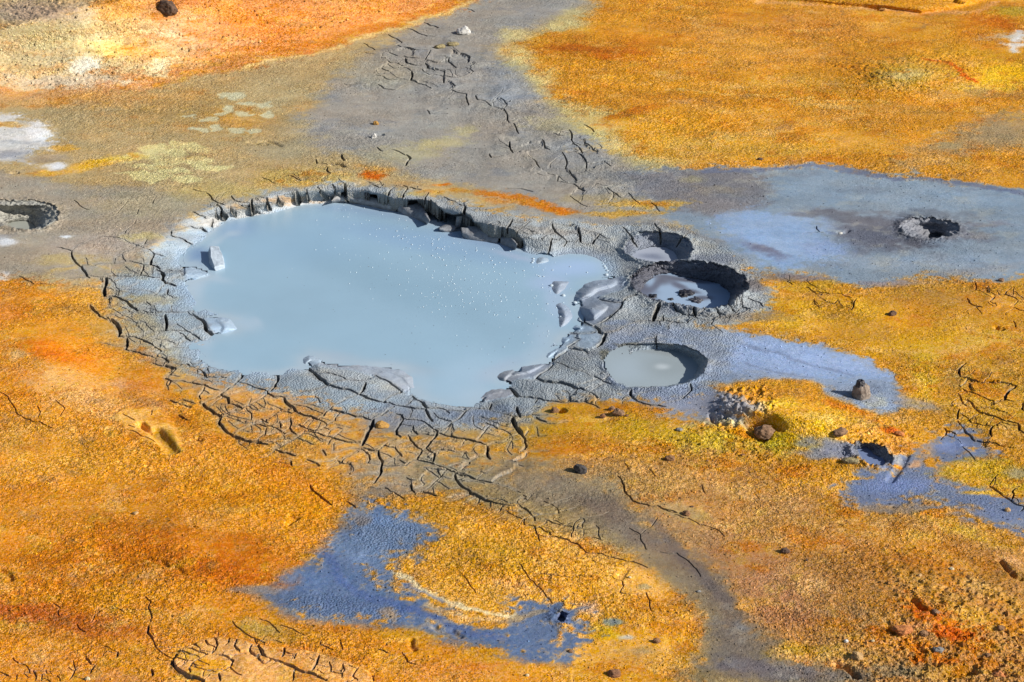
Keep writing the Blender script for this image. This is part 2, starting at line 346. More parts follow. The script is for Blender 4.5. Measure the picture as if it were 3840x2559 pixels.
# ------------------------------------------------------------------ cracks: sheet | width: polyline; polyline ...
CRACKS = '''
10|2:870,580 750,640 635,705;400,1000 600,950 790,935;1020,590 1100,550 1170,480 1200,440;1370,240 1350,290 1230,330 1210,380;650,260 720,320 780,345;1135,260 1080,320 1040,370
10|4:500,675 570,690 630,708;1130,798 1250,825 1370,830;790,930 960,930 1150,935 1300,935 1420,950;1230,665 1275,635 1295,600;1680,480 1510,520 1505,560;1695,360 1760,390 1820,420;2040,220 2090,270 2220,290
10|3:720,835 900,820 1130,798;870,580 1030,590 1150,635;1450,865 1610,880;1700,160 1820,185;920,1100 990,1105;1215,1235 1350,1190 1550,1110;1290,1160 1330,1190;1120,1025 1050,1060 1040,1110;160,930 230,970 300,1000 400,1000
10|6:635,705 632,740 655,790 720,850 760,910 790,950;1505,560 1600,590 1690,640 1670,685;1680,480 1780,505 1850,550;1480,1040 1470,1080 1520,1110;1090,1460 1150,1465 1220,1480 1350,1540
10|5:1265,825 1260,870 1235,930;1150,635 1230,665 1360,725 1440,745;1905,360 1920,390 1980,440;1820,195 1870,250 1920,280 1980,305;2030,315 2080,350 2085,400;860,1260 880,1290 940,1310;1460,1410 1600,1415 1700,1435 1760,1480 1800,1530;1580,1435 1640,1470 1690,1500
10|4:910,1300 1060,1275 1215,1240;1345,1255 1450,1255 1640,1250 1740,1215;1060,1455 1090,1460;1220,1475 1320,1430 1450,1410
10|8:1875,430 1865,480 1875,520;2240,340 2290,375 2340,385;1260,1235 1300,1250 1345,1255;1910,295 1950,330 2015,395;1120,1480 1120,1550
10|10:1355,730 1335,770 1325,820 1380,835 1410,860;2220,250 2225,320 2235,385;790,1190 820,1230 860,1260;1455,1270 1470,1340 1460,1405;990,1105 1080,1150 1160,1200 1215,1235
10|13:1380,870 1430,890 1445,930 1430,965 1500,990 1545,1010;935,940 930,1010 920,1100;980,1310 1030,1350 1060,1410 1045,1460;1695,1255 1760,1300 1810,1350 1830,1410 1890,1460
20|9:1120,0 1110,70;1950,465 2010,500 2015,550;2050,835 2150,870 2250,890 2353,915;2150,265 2130,310 2095,350;1455,210 1550,250;2095,350 2200,380 2353,430
20|5:1110,70 1230,95 1330,125;1880,225 1990,250 2150,270;1345,180 1400,205 1455,210
20|7:1330,125 1380,125 1450,145 1490,185;1260,0 1350,35 1425,80;1560,250 1500,285 1455,320;1455,320 1510,350 1490,385;1640,210 1750,240 1800,280 1830,320;1690,370 1800,390 1930,435;2095,350 2020,410 1945,460;1500,520 1560,545;1575,640 1620,680 1655,700
20|4:1425,80 1380,125;1490,185 1455,210;1560,245 1650,205 1800,150;1790,270 1880,220;1510,350 1690,370;1805,410 1760,470 1770,515;1945,460 1850,510 1780,545;1590,515 1720,545;2015,550 2080,565;2140,590 2050,630 1955,670;2140,585 2250,530 2353,470;2060,820 2150,765 2250,720 2353,680
20|3:1425,80 1500,50 1580,10;1690,370 1740,340 1820,320;1820,310 1900,320 2000,325;2010,555 1850,565;1560,545 1690,580;2170,590 2220,640 2215,700;2300,680 2353,700;2330,840 2353,760
20|8:1790,540 1830,590 1890,635 1955,665;2080,565 2140,590;1955,670 1930,715 1970,770 2050,830
20|2:0,450 70,490 110,560 140,630 220,680 350,715 400,740 460,770;490,520 570,590 530,660;330,570 355,620 340,670;1340,620 1335,660 1310,670;1080,650 1190,710;1130,790 1250,850 1370,900;1190,770 1130,750
21|8:210,270 215,340 190,390 130,440;1080,300 1180,350 1250,400 1310,440;1520,600 1545,650 1580,705;1325,690 1290,740 1260,790 1265,830 1300,850;1640,810 1750,840 1850,860 1950,880 2040,910;2065,920 2060,980 2090,1040;2080,600 2180,630 2353,660
21|7:0,400 130,440 130,460 200,485 270,490;660,380 780,420 930,465;815,330 880,335 930,350;680,600 800,630 900,660 1030,690;950,940 1030,955 1100,960;1105,960 1110,1010 1140,1060 1130,1150 1090,1220 1060,1255;1540,730 1580,770 1630,800;1780,1165 1790,1220 1850,1290 1920,1340 2000,1370 2200,1440
21|4:130,460 60,505 0,535;270,490 400,465 520,430 650,385 830,340;930,350 1010,340;1310,455 1220,480 1150,530;1340,565 1410,515;1700,620 1730,640;1410,750 1405,790 1450,820 1590,830;1340,1100 1240,1105 1150,1110;1290,1050 1340,1080;1000,980 1030,1040 1010,1080;950,950 1010,1000;1700,1145 1650,1200 1590,1250 1500,1310 1430,1330
21|9:270,500 300,550 370,620 460,660 570,690;620,270 700,280 760,300 815,330;990,370 975,420 930,465;1290,460 1310,440;1620,800 1600,850 1550,910 1490,960;190,950 260,980 370,1010
21|5:570,690 650,610 700,570 820,500 930,465;1240,560 1340,575 1520,600;1540,590 1700,610 1850,625;1800,575 1900,580 2000,600 2090,590;1325,685 1400,695 1540,730;950,950 870,1000 780,1060 660,1115;1100,960 1150,920 1260,870;1360,825 1410,890 1450,940 1490,955;1250,930 1300,1000 1310,1020;1150,920 1250,940;1790,1160 1900,1190 2000,1230 2150,1250 2353,1330;1390,1260 1400,1310 1430,1335;1500,1320 1610,1355;2100,545 2085,600
21|11:430,210 480,230 540,270 580,320 660,380;930,465 1000,500 1140,535 1240,560;1400,475 1430,510 1500,545 1530,590
21|6:1430,465 1500,490 1550,520 1650,550 1800,570;1920,590 1850,650 1750,720 1650,790;1050,695 1150,640 1240,580;1260,640 1310,650 1325,690;1490,960 1460,1010 1430,1050 1340,1100;1440,1050 1560,1080 1700,1125 1790,1160;1530,950 1600,990 1580,1070
21|14:1060,695 1040,760 1000,840 960,920;2290,665 2300,730 2353,820;2210,400 2280,420 2330,480
21|3:2070,910 2200,890 2353,860;2060,915 2040,910;2050,720 2150,770 2250,795;2090,740 2030,810 1980,860;700,850 660,910;770,620 720,690 650,740 580,780;580,690 650,740;860,750 740,820 700,850;540,480 590,540;2000,1370 1970,1430;2200,1450 2160,1510;1790,1155 1860,1110 1910,1075 1905,1050 1990,1010;1160,1290 1260,1350 1330,1390;1350,1205 1430,1230;1600,960 1750,970 1880,980
21|6:0,885 60,890 125,915;190,945 300,890 380,850 450,790;450,790 550,810 700,850 940,890;500,1270 560,1340 600,1380 690,1440
21|4:0,740 80,700 190,640 330,590;330,680 320,760 380,830;260,620 340,640;400,740 460,770 600,780;230,710 240,760;120,740 200,760 280,810;60,680 130,720;0,730 110,750;610,960 640,1010;350,560 500,590 620,640;740,1050 860,1070;820,1410 900,1470
21|5:470,1040 550,1065 580,1100;330,1060 335,1100
22|12:0,400 60,430 100,470;55,670 80,750 130,820 160,850
22|7:100,470 200,480 280,490 380,515 460,525 580,525 690,520;160,850 175,920 120,980;260,660 350,710;1150,520 1210,545 1270,560 1400,575
22|4:690,520 760,550 820,590;280,495 250,535;800,320 920,370;540,55 680,70 720,100;0,640 90,655 360,645;980,1190 1035,1270 1060,1350 1110,1400 1200,1430 1330,1450 1400,1480 1500,1510
22|9:410,170 500,200 600,245 700,280 800,320;270,320 400,355 550,380 650,410 720,435;720,435 800,490;1100,420 1090,460 1150,520;90,570 120,655
22|6:250,325 330,265 410,200;530,80 450,130 385,170
22|5:1400,540 1560,500 1630,430 1620,370
22|3:350,720 540,710;205,835 320,830 350,830;50,1300 170,1360;90,1410 120,1450 180,1490 250,1550;170,1365 90,1410
22|2:0,1060 150,1095;330,1400 440,1460 460,1510;1040,1080 1080,1140;1260,1130 1310,1190;1720,1260 1750,1340
12|5:550,0 580,50 620,100;200,460 80,560;530,630 505,680;1595,560 1530,620 1500,690;2130,1140 2240,1170 2260,1200;640,1500 540,1550
12|6:570,115 620,150 690,190;50,440 0,520;1025,510 1080,570 1150,690;1305,470 1350,530 1360,600 1360,670;400,600 390,660 360,740;820,1135 900,1155 1025,1165;1025,1165 1060,1130 1150,1105;1830,1230 1880,1265 1930,1275
12|3:450,50 450,105 570,110;690,190 550,220;690,190 800,160 940,135;550,220 650,290 710,320;1070,200 1110,240 1170,285;1270,280 1350,360;1170,290 1100,330;1170,285 1270,270;520,1430 780,1430;870,1430 1100,1360 1290,1340 1450,1345;1880,1265 1880,1300 1830,1330 1800,1370;1970,1280 1960,1320;1320,1470 1325,1553;1380,1280 1385,1340
12|4:885,160 940,200 1010,235;0,155 230,185;650,645 720,660;600,1470 650,1490;1450,1345 1560,1355;1670,1280 1590,1355;1670,1280 1770,1290;2020,1250 2060,1215 2150,1225
12|16:0,520 80,560 120,620 125,700;1350,1180 1320,1240 1290,1340
12|8:400,480 430,540 500,600 550,640;630,510 650,580 650,645;820,570 780,610 760,660;1025,1165 980,1240 900,1310 770,1365;590,1200 620,1270 680,1330 760,1370;1465,1190 1500,1240 1560,1270 1670,1280;1960,1190 2000,1240 2020,1250
12|12:760,1370 810,1400 820,1430 870,1440;880,1440 850,1500 800,1550;1650,1230 1665,1280
13|4:430,1025 480,1060 600,1080 740,1090 830,1130;870,1140 850,1190 830,1240;260,970 310,1005;1925,1065 2020,1080 2100,1105;2180,1090 2300,1145;2260,1210 2353,1240;520,490 545,540
13|5:1850,1130 1870,1170 1980,1215
13|3:310,1005 160,1050;310,1005 440,960;500,1130 510,1180 550,1215;550,1215 680,1180 710,1140;480,1070 570,1095;1925,990 1925,1065;2100,1105 2050,1160 2110,1200;2110,1200 2040,1220;2100,1105 2180,1090 2240,1040;2300,1145 2353,1135;2300,1150 2230,1205;2260,1330 2280,1385;400,555 545,545 630,540
23|7:1840,195 1785,240 1790,320;1850,520 1910,580 1960,620 2060,650 2160,690 2300,730;2300,730 2310,780 2353,815;2085,750 2055,790 2065,850;2050,1280 2140,1330 2200,1380 2353,1455
23|6:1790,320 1860,330 2000,365 2210,370;1780,400 1850,450 1970,490 2085,530 2085,570;1770,700 1820,780 1880,840 1920,885;1920,885 2000,895 2100,910 2170,940;2170,700 2110,730 2115,755;2345,540 2335,590 2353,615
23|5:2210,370 2285,395;1770,470 1800,530 1845,575;1955,635 1875,680 1880,710;1880,710 1960,735 2075,750;2310,1280 2255,1310 2265,1350 2245,1395
23|10:2285,395 2210,450 2185,515
23|4:2185,515 2110,525 2085,555;2070,570 1900,580;1780,600 1760,690;1650,765 1670,800 1660,830 1620,870;1670,795 1750,820;2353,1460 2320,1500
23|3:2185,515 2353,525;1790,630 1875,680;2170,940 2320,945;1670,830 1800,910;1800,930 1920,1055;2120,1180 2050,1270
01|3:970,380 1070,440;1885,75 1950,105;1200,630 1320,590 1350,575;1080,670 1190,710 1250,712 1350,710;1190,565 1080,620;1320,590 1390,625;1490,615 1555,660;1590,655 1700,680 1800,690;1685,690 1680,735;1740,735 1780,770 1740,800;1260,805 1360,760;2050,905 2180,875 2240,930 2210,965;2050,905 2100,950 2210,970;1830,700 1940,640 1870,600;1640,500 1750,510 1830,475 1910,505 1880,560;1870,600 1740,620 1600,605;800,740 900,750 1000,730;980,460 1100,470 1190,455;2300,1100 2340,1190;1530,980 1560,1020
01|5:1190,305 1260,340 1310,375 1265,400;1265,400 1300,420 1400,438 1530,450;1360,255 1450,290 1530,320 1610,325;1325,490 1390,510 1460,520;1515,560 1540,600 1600,620;655,1480 650,1510 680,1535
01|7:1505,200 1560,225 1630,245;1340,515 1355,555 1410,570 1520,565;1395,630 1395,690 1385,715 1440,740;1350,1365 1385,1400 1345,1460;775,1365 800,1420
01|4:1195,460 1270,490;1160,515 1210,550 1320,580;1600,610 1685,630 1680,665;1440,740 1520,760 1570,790;1530,540 1620,555;1725,510 1725,545 1790,605;1560,455 1520,530;1100,755 1150,790 1260,805;1130,600 1200,630;1740,800 1820,830 1880,840 1885,890 1900,940;1960,850 1980,890 2050,905;2210,970 2240,1020 2255,1090;2255,1280 2260,1310 2290,1360;2080,1370 2100,1400 2200,1385;1220,1320 1340,1370;550,1410 560,1440 650,1450 750,1445;1090,1300 1140,1335
02|5:550,1150 575,1200 570,1240 600,1280 650,1320 680,1360;190,1380 250,1420 290,1490;25,1260 30,1310 55,1360
02|3:410,1185 500,1210;310,1240 340,1310 385,1325;690,1240 690,1270 740,1300 810,1340;290,1490 320,1495;600,1340 680,1400 705,1450 700,1500;860,1430 915,1475;60,1095 100,1180;480,1310 580,1275
02|4:680,1100 740,1130 770,1165;490,1350 520,1400 520,1490
11|7:115,240 135,300 155,355;1045,130 1110,160 1145,120;1260,130 1200,180 1185,230;1360,150 1330,200 1320,255;2280,450 2240,520
11|5:210,225 270,300;470,170 480,230 495,280;590,175 665,240;695,130 735,185;1545,200 1515,270;1320,130 1400,150 1480,170;1680,240 1780,280 1870,320;560,290 680,240 770,195
11|13:375,190 400,240 415,300;805,125 820,200;840,210 830,290;1870,320 1860,390 1920,430
11|12:830,185 1020,195;1100,225 1240,250 1340,272 1510,270 1600,300;1940,478 2080,486 2230,515 2320,565 2353,620;1560,270 1620,330 1690,390
11|3:200,215 380,180;0,240 110,240;560,150 590,175;80,60 180,110;300,40 420,90 480,70;620,100 650,60
30|4:1280,795 1330,840 1310,900 1340,970 1330,1020;1345,1170 1380,1250 1450,1310 1520,1340;2050,1015 2140,1100 2210,1150 2353,1215;1545,1350 1620,1375 1700,1385;1690,1430 1800,1460 1900,1480;2030,1430 2130,1510
30|8:1310,1050 1300,1110 1345,1170;2275,1245 2345,1345;1930,1490 1945,1553;1335,1440 1345,1500
30|3:1310,915 1200,915 1080,915 980,895;940,890 840,950 800,1020;470,850 530,880 510,920 520,960;680,1040 760,1110;0,1460 80,1500;150,1480 140,1530;370,1480 365,1530;400,1430 410,1460;110,1330 160,1380 230,1400;500,1480 530,1530;600,1410 660,1440 710,1400;230,1400 260,1450 200,1470;290,1440 320,1500 300,1540
30|12:1610,1265 1550,1330 1520,1380 1540,1430 1600,1480 1700,1520 1800,1553
30|6:1690,1225 1750,1260;1810,1185 1840,1240 1900,1260;1890,1160 1920,1240 1870,1320;2025,1180 2020,1220 1990,1245;2105,1170 2070,1250 2115,1300;2240,1220 2205,1290 2250,1330 2353,1350;1615,1260 1700,1280 1830,1330;1830,1320 1700,1400 1670,1450 1680,1490;1870,1330 2000,1345 2060,1370 2040,1420 1930,1490;755,1330 800,1380;1040,1285 1030,1330;840,1390 790,1470;655,1440 610,1520
31|8:40,1250 70,1310 110,1350;270,1400 370,1445 480,1480 560,1510 650,1550;270,1250 255,1350;580,1335 560,1400 520,1470
31|4:110,1350 270,1400;670,1390 685,1470 780,1495;790,1410 805,1465 780,1530;1045,1495 1060,1550;0,1170 40,1190;1100,1260 1180,1295;1310,1290 1360,1370 1440,1395
31|5:370,1445 350,1553;270,1300 380,1325 360,1370;930,1440 875,1520 920,1550
31|3:560,1450 620,1490;50,990 160,1040 230,1110;240,1045 350,1080 450,1130;595,1185 590,1215 700,1260;770,1190 790,1260;1840,600 1900,680 1960,760
32|6:110,0 190,45 240,90 250,130;285,180 330,210 380,225 385,250;260,245 400,260 520,285 620,330 700,400
32|4:155,110 155,165 250,175 260,240 290,300;700,400 830,415 920,440 1050,480 1240,540;650,90 600,150 590,210 570,270;340,110 480,165 590,190;0,40 50,70 130,110
32|3:590,190 720,200;740,270 840,300;1080,190 1180,250 1190,310 1230,380;1330,100 1190,240;1350,400 1500,410 1600,480 1670,550 1710,620;1340,0 1400,30 1500,55;1480,70 1600,105 1700,160 1820,190 1920,270;110,500 180,600 260,690 350,800 400,860;200,580 400,600 700,625;930,620 1020,660 1030,700 1000,760 1230,760 1260,830 1275,920
'''
MPP = 0.00143                                        # metres per photo pixel at the middle
SUB = 3                                              # cracked cells are divided 3 x 3


def refine(g):
    out = np.empty((len(g) - 1) * SUB + 1)
    for k in range(SUB):
        out[k::SUB][:len(g) - 1] = g[:-1] + (g[1:] - g[:-1]) * k / SUB
    out[-1] = g[-1]
    return out


FX, FY = refine(GX), refine(GY)
DEPTH = np.zeros((len(FY), len(FX)), np.float32)
CRK = np.zeros((len(FY), len(FX)), np.float32)
occ = np.zeros((int(PH / 4) + 2, int(PW / 4) + 2), bool)
segs = []


def ragged(pts, amp):
    for _ in range(2):
        out = [pts[0]]
        for a, b in zip(pts, pts[1:]):
            L = math.hypot(b[0] - a[0], (b[1] - a[1]) * 2)
            if L > 16:
                k = random.uniform(-amp, amp) * L
                out.append(((a[0] + b[0]) / 2 + (b[1] - a[1]) / L * k, (a[1] + b[1]) / 2 - (b[0] - a[0]) / L * k * .6))
            out.append(b)
        pts = out; amp *= .8
    return pts


DSCALE = 1.0


def carve(pts, wpx, depth=None):
    half = wpx * MPP * 0.5
    dep = depth or min(0.08, 0.010 + wpx * 0.0062) * DSCALE
    px = np.array([p[0] for p in pts]); py = np.array([p[1] for p in pts])
    wx, wy, _ = to_world(px, py)
    n = len(pts) - 1
    for k in range(n):
        segs.append((px[k], py[k], px[k + 1], py[k + 1], wpx))
        pad = wpx + 22
        i0 = np.searchsorted(FX, min(px[k], px[k + 1]) - pad); i1 = np.searchsorted(FX, max(px[k], px[k + 1]) + pad)
        j0 = np.searchsorted(FY, min(py[k], py[k + 1]) - pad * .6); j1 = np.searchsorted(FY, max(py[k], py[k + 1]) + pad * .6)
        if i1 <= i0 or j1 <= j0:
            continue
        qx, qy, _ = to_world(*np.meshgrid(FX[i0:i1], FY[j0:j1]))
        nn = int(max(abs(px[k + 1] - px[k]), abs(py[k + 1] - py[k])) / 3) + 2
        occ[np.clip((np.linspace(py[k], py[k + 1], nn) / 4).astype(int), 0, occ.shape[0] - 1), np.clip((np.linspace(px[k], px[k + 1], nn) / 4).astype(int), 0, occ.shape[1] - 1)] = True
        ex, ey = wx[k + 1] - wx[k], wy[k + 1] - wy[k]
        L = ex * ex + ey * ey + 1e-12
        t = np.clip(((qx - wx[k]) * ex + (qy - wy[k]) * ey) / L, 0, 1)
        d = np.sqrt((qx - wx[k] - t * ex) ** 2 + (.9 * (qy - wy[k] - t * ey)) ** 2)
        u = (k + t) / n
        taper = 0.55 + 0.45 * np.minimum(1, np.minimum(u, 1 - u) * 6)
        hw = half * taper
        prof = 1 - sstep(0.6, 1.0, d / (hw + 0.0016))
        DEPTH[j0:j1, i0:i1] = np.maximum(DEPTH[j0:j1, i0:i1], prof * dep * (0.5 + .5 * taper))
        CRK[j0:j1, i0:i1] = np.maximum(CRK[j0:j1, i0:i1], 1 - sstep(0.95, 1.15, d / (hw + 0.0016)))


for line in CRACKS.strip().splitlines():
    head, body = line.split(':', 1)
    rc, wpx = head.split('|')
    DSCALE = .55 if rc[0] == '3' else 1.0
    for poly in body.split(';'):
        carve(ragged(P(rc, poly), .14), float(wpx) * (.72 if rc[0] == '3' else 1.35 if rc[0] == '0' else 1.0))
# hairline cracks: they start square from an older crack and run until they meet another
HAIR = [(U('880,100 1150,100 1290,260 1400,340 1540,450 1400,480 1100,430 900,330'), 120, 80), (U('1040,440 1300,480 1560,510 1540,540 1200,560 1040,480'), 60, 60),
        (U('600,390 900,390 1000,440 700,450 500,510 440,520 470,440'), 60, 60), (U('460,860 860,960 1200,960 1330,1080 1000,1200 860,1130 560,1050'), 230, 90),
        (U('200,600 440,600 460,800 540,900 380,900 240,780'), 110, 80), (U('1280,930 1560,700 1740,700 1740,760 1300,1000'), 60, 70),
        (U('1000,1060 1350,1150 1500,1290 1200,1220'), 60, 80), (U('0,1460 320,1470 900,1460 1000,1568 0,1568'), 120, 60),
        (U('1700,620 2050,660 2353,640 2353,760 1900,740'), 40, 60), (U('2160,830 2353,830 2353,1180 2150,1040'), 50, 70)]
base_segs = list(segs)
for poly, n, L in HAIR:
    f = sdf_poly(poly, 20)
    mids = np.array([((q[0] + q[2]) / 2, (q[1] + q[3]) / 2) for q in base_segs])
    cand = [q for q, v in zip(base_segs, sample(f, mids[:, 0], mids[:, 1])) if v < 0]
    if not cand:
        continue
    for k in range(n):
        q = random.choice(cand + [g_ for g_ in segs[-200:] if False])
        t = random.random()
        x, y = q[0] + (q[2] - q[0]) * t, q[1] + (q[3] - q[1]) * t
        ex, ey = q[2] - q[0], (q[3] - q[1]) * 2.2
        a = math.atan2(ex, -ey) + random.gauss(0, .35) + (math.pi if random.random() < .5 else 0)
        pts = [(x, y)]; run = 0; lim = L * random.uniform(.5, 1.6)
        while run < lim:
            a += random.gauss(0, .22)
            x += math.cos(a) * 11; y += math.sin(a) * 5; run += 11
            pts.append((x, y))
            iy, ix = int(y / 4), int(x / 4)
            if not (0 <= iy < occ.shape[0] and 0 <= ix < occ.shape[1]):
                break
            if run > 14 and occ[iy, ix]:
                break
        carve(ragged(pts, .1), random.uniform(.5, 2.2), random.uniform(.004, .010))
def upf(arr):
    """base grid field -> fine grid (bilinear)"""
    r = np.arange(len(FY)) / SUB; c = np.arange(len(FX)) / SUB
    j = np.minimum(r.astype(int), arr.shape[0] - 2); i = np.minimum(c.astype(int), arr.shape[1] - 2)
    fr = (r - j)[:, None].astype(np.float32); fc_ = (c - i)[None, :].astype(np.float32)
    a_ = arr[j] * (1 - fr) + arr[j + 1] * fr
    return a_[:, i] * (1 - fc_) + a_[:, i + 1] * fc_


SHAL = sstep(0.0, 0.06, sm)
mult = np.where(water_m | ((sm < 0.01) & (lump_m < .3)), 0, np.where(lump_m > .3, 1, SHAL)).astype(np.float32)
mf = upf(mult)
DEPTH *= mf; CRK *= (mf > .5)
del mf
CRKB = CRK[::SUB, ::SUB]
# halo of washed, unstained mud beside the cracks
halo = np.zeros((NY, NX), np.float32)
cm_ = np.maximum.reduce([CRK[a_:a_ + (NY - 1) * SUB:SUB, b_:b_ + (NX - 1) * SUB:SUB] for a_ in range(SUB) for b_ in range(SUB)])
halo[:NY - 1, :NX - 1] = cm_
for _ in range(5):
    halo = (halo + np.roll(halo, 1, 0) + np.roll(halo, -1, 0) + np.roll(halo, 1, 1) + np.roll(halo, -1, 1)) / 5
halo = np.clip(halo * 2.2, 0, 1)

# ------------------------------------------------------------------ colour of the ground (what the mud itself is stained)
COL = np.empty(X0.shape + (3,), np.float32)
COL[:] = (205, 148, 72)


def lay(field, rgb, soft, alpha=1.0, nz=0.6, gran=0.35):
    """stain inside an outline: soft = width of the edge in metres"""
    w = window(field)
    sdv = sample(field, PXW[w], PYW[w])
    m = sstep(soft, -soft, sdv + MED[w] * soft * nz + FINE[w] * (soft * gran * 1.8 + .012)) * alpha
    m = np.where(sdv >= 8.9, 0, m)[..., None]
    COL[w] = COL[w] * (1 - m) + np.array(rgb, np.float32) * m


def poly(pts, rgb, soft=.06, alpha=1.0, nz=.8, gran=.5):
    lay(sdf_poly(pts, 60 + soft * 1400), rgb, soft, alpha, nz, gran)


def ell(cx, cy, rx, ry, rgb, alpha=.9, rot=0.0, gran=.5, hard=0.35):
    """elliptical stain in overview units, feathered outward"""
    R = max(rx, ry) * 1.7 * 1.632 + 40
    j0, j1 = np.searchsorted(GY, cy * 1.632 - R), np.searchsorted(GY, cy * 1.632 + R)
    i0, i1 = np.searchsorted(GX, cx * 1.632 - R), np.searchsorted(GX, cx * 1.632 + R)
    if j1 <= j0 or i1 <= i0:
        return
    w = (slice(j0, j1), slice(i0, i1))
    x = PXW[w] / 1.632 - cx; y = PYW[w] / 1.632 - cy
    c, q = math.cos(rot), math.sin(rot)
    x, y = x * c + y * q, -x * q + y * c
    r = np.sqrt((x / rx) ** 2 + (y / ry) ** 2) + MED[w] * .35 + FINE[w] * gran * .6
    m = (sstep(1.35, hard, r) * alpha)[..., None]
    COL[w] = COL[w] * (1 - m) + np.array(rgb, np.float32) * m


def stroke(pts, width, rgb, alpha=.9, gran=.5):
    """stain along a line, overview units"""
    px = [p[0] for p in pts]; py = [p[1] for p in pts]
    pad = width * 4 * 1.632 + 40
    j0, j1 = np.searchsorted(GY, min(py) - pad), np.searchsorted(GY, max(py) + pad)
    i0, i1 = np.searchsorted(GX, min(px) - pad), np.searchsorted(GX, max(px) + pad)
    w = (slice(j0, j1), slice(i0, i1))
    qx, qy = PXW[w], PYW[w] * 1.7
    best = np.full(qx.shape, 1e9, np.float32)
    for a, b in zip(pts, pts[1:]):
        ex, ey = b[0] - a[0], (b[1] - a[1]) * 1.7
        L = ex * ex + ey * ey + 1e-9
        t = np.clip(((qx - a[0]) * ex + (qy - a[1] * 1.7) * ey) / L, 0, 1)
        best = np.minimum(best, (qx - a[0] - t * ex) ** 2 + (qy - a[1] * 1.7 - t * ey) ** 2)
    r = np.sqrt(best) / (width * 1.632) + MED[w] * .4 + FINE[w] * gran * .6
    m = (sstep(1.4, .3, r) * alpha)[..., None]
    COL[w] = COL[w] * (1 - m) + np.array(rgb, np.float32) * m


# --- khaki plain and grey channel at the top
poly(U('-460,205 300,200 560,155 820,88 950,50 1100,5 1400,-190 1420,30 1350,60 1250,100 1330,250 1500,380 1750,480 1560,560 1000,470 700,470 350,620 150,680 -460,700'), (184, 160, 118), .1)
ell(130, 225, 240, 26, (212, 162, 104), .8)
ell(480, 250, 240, 70, (182, 148, 94), .6)
ell(520, 270, 90, 30, (184, 140, 76), .6, gran=.9)
ell(880, 260, 120, 40, (164, 156, 138), .6)
ell(780, 300, 150, 40, (166, 156, 136), .6)
ell(660, 350, 120, 26, (170, 156, 128), .6)
poly(U('960,60 1080,8 1140,-190 1400,-190 1340,20 1230,60 1140,110 1170,170 1250,230 1330,270 1390,310 1450,350 1500,388 1740,380 1700,470 1600,520 1330,520 1200,510 1100,440 960,400 850,360 720,330 700,260 760,190 850,120'), (158, 150, 140), .12)
ell(1060, 190, 150, 70, (150, 148, 146), .6)
ell(880, 170, 100, 36, (178, 166, 142), .6)
ell(620, 215, 90, 40, (188, 172, 135), .6)
ell(1250, 30, 80, 40, (152, 146, 140), .6)
ell(1180, 200, 70, 60, (146, 150, 156), .7)
ell(1330, 340, 90, 60, (146, 150, 156), .5)
for cx, cy, rx, ry, al in ((930, 350, 90, 22, .4), (1020, 330, 60, 16, .5), (1060, 300, 40, 12, .5), (1320, 240, 60, 20, .7), (1380, 290, 50, 26, .7), (1300, 290, 90, 26, .4)):
    ell(cx, cy, rx, ry, (200, 186, 130), al, gran=1.1)
# pale crust flakes on the khaki
for cx, cy, rx, ry in ((515, 215, 14, 8), (545, 220, 18, 8), (560, 238, 22, 6), (520, 250, 16, 9), (550, 262, 20, 7), (500, 262, 18, 5), (470, 275, 20, 6), (490, 292, 16, 6), (530, 296, 20, 8), (600, 240, 20, 6), (610, 262, 16, 9), (455, 300, 22, 5), (580, 300, 16, 5), (430, 268, 18, 4)):
    ell(cx, cy, rx, ry, (208, 202, 168), .85, gran=.7, hard=.8)
# pale yellow cracked flats left of the pool
for cx, cy, rx, ry in ((415, 338, 30, 8), (355, 345, 36, 10), (330, 360, 40, 8), (400, 355, 26, 9), (455, 345, 26, 9), (385, 375, 34, 10), (450, 372, 36, 9), (340, 385, 40, 7), (290, 370, 32, 6), (400, 395, 40, 6), (355, 408, 52, 10), (430, 413, 30, 10), (480, 385, 36, 6), (310, 400, 36, 5)):
    ell(cx, cy, rx * .9, ry * .95, (222, 208, 150), .9, gran=.45, hard=.95)
ell(230, 374, 70, 13, (226, 186, 80), .9, -.2)
ell(300, 362, 40, 8, (224, 196, 110), .7)
poly(U('-460,385 60,400 160,430 340,430 470,470 420,520 350,600 240,650 100,640 -460,640'), (166, 152, 134), .1)
ell(340, 470, 170, 36, (176, 162, 128), .5, gran=.9)
ell(520, 440, 120, 22, (186, 166, 112), .8, gran=.8)
ell(700, 410, 130, 28, (196, 172, 105), .8, gran=.8)
ell(760, 425, 70, 14, (214, 176, 84), .6, gran=1)
ell(220, 560, 120, 30, (164, 150, 138), .8)
ell(160, 600, 90, 16, (186, 164, 110), .6, gran=.9)
stroke(U('120,628 200,610 260,632'), 8, (212, 178, 104), .5, 1)
ell(320, 545, 50, 10, (206, 188, 120), .5, gran=1)
# white sulphate at the left edge
poly(U('-460,255 30,262 90,285 150,330 110,345 80,345 70,375 20,372 -460,380'), (220, 216, 214), .05, .85, gran=1.3)
ell(95, 305, 45, 18, (240, 240, 240), .9, gran=.8)
ell(30, 300, 60, 24, (232, 228, 226), .8, gran=.9)
ell(20, 352, 60, 13, (162, 160, 164), .8)
ell(125, 383, 32, 10, (240, 240, 244), .9, gran=.8)
ell(110, 365, 60, 9, (168, 150, 128), .8)
ell(150, 340, 40, 9, (214, 172, 76), .7, gran=.9)
ell(110, 400, 50, 7, (222, 186, 84), .7, gran=.9)
ell(15, 285, 45, 7, (214, 164, 76), .7)
ell(20, 550, 40, 10, (226, 224, 224), .85, gran=.9)
ell(160, 541, 16, 5, (238, 238, 240), .9, gran=.8)
ell(0, 640, 16, 20, (226, 218, 214), .7)
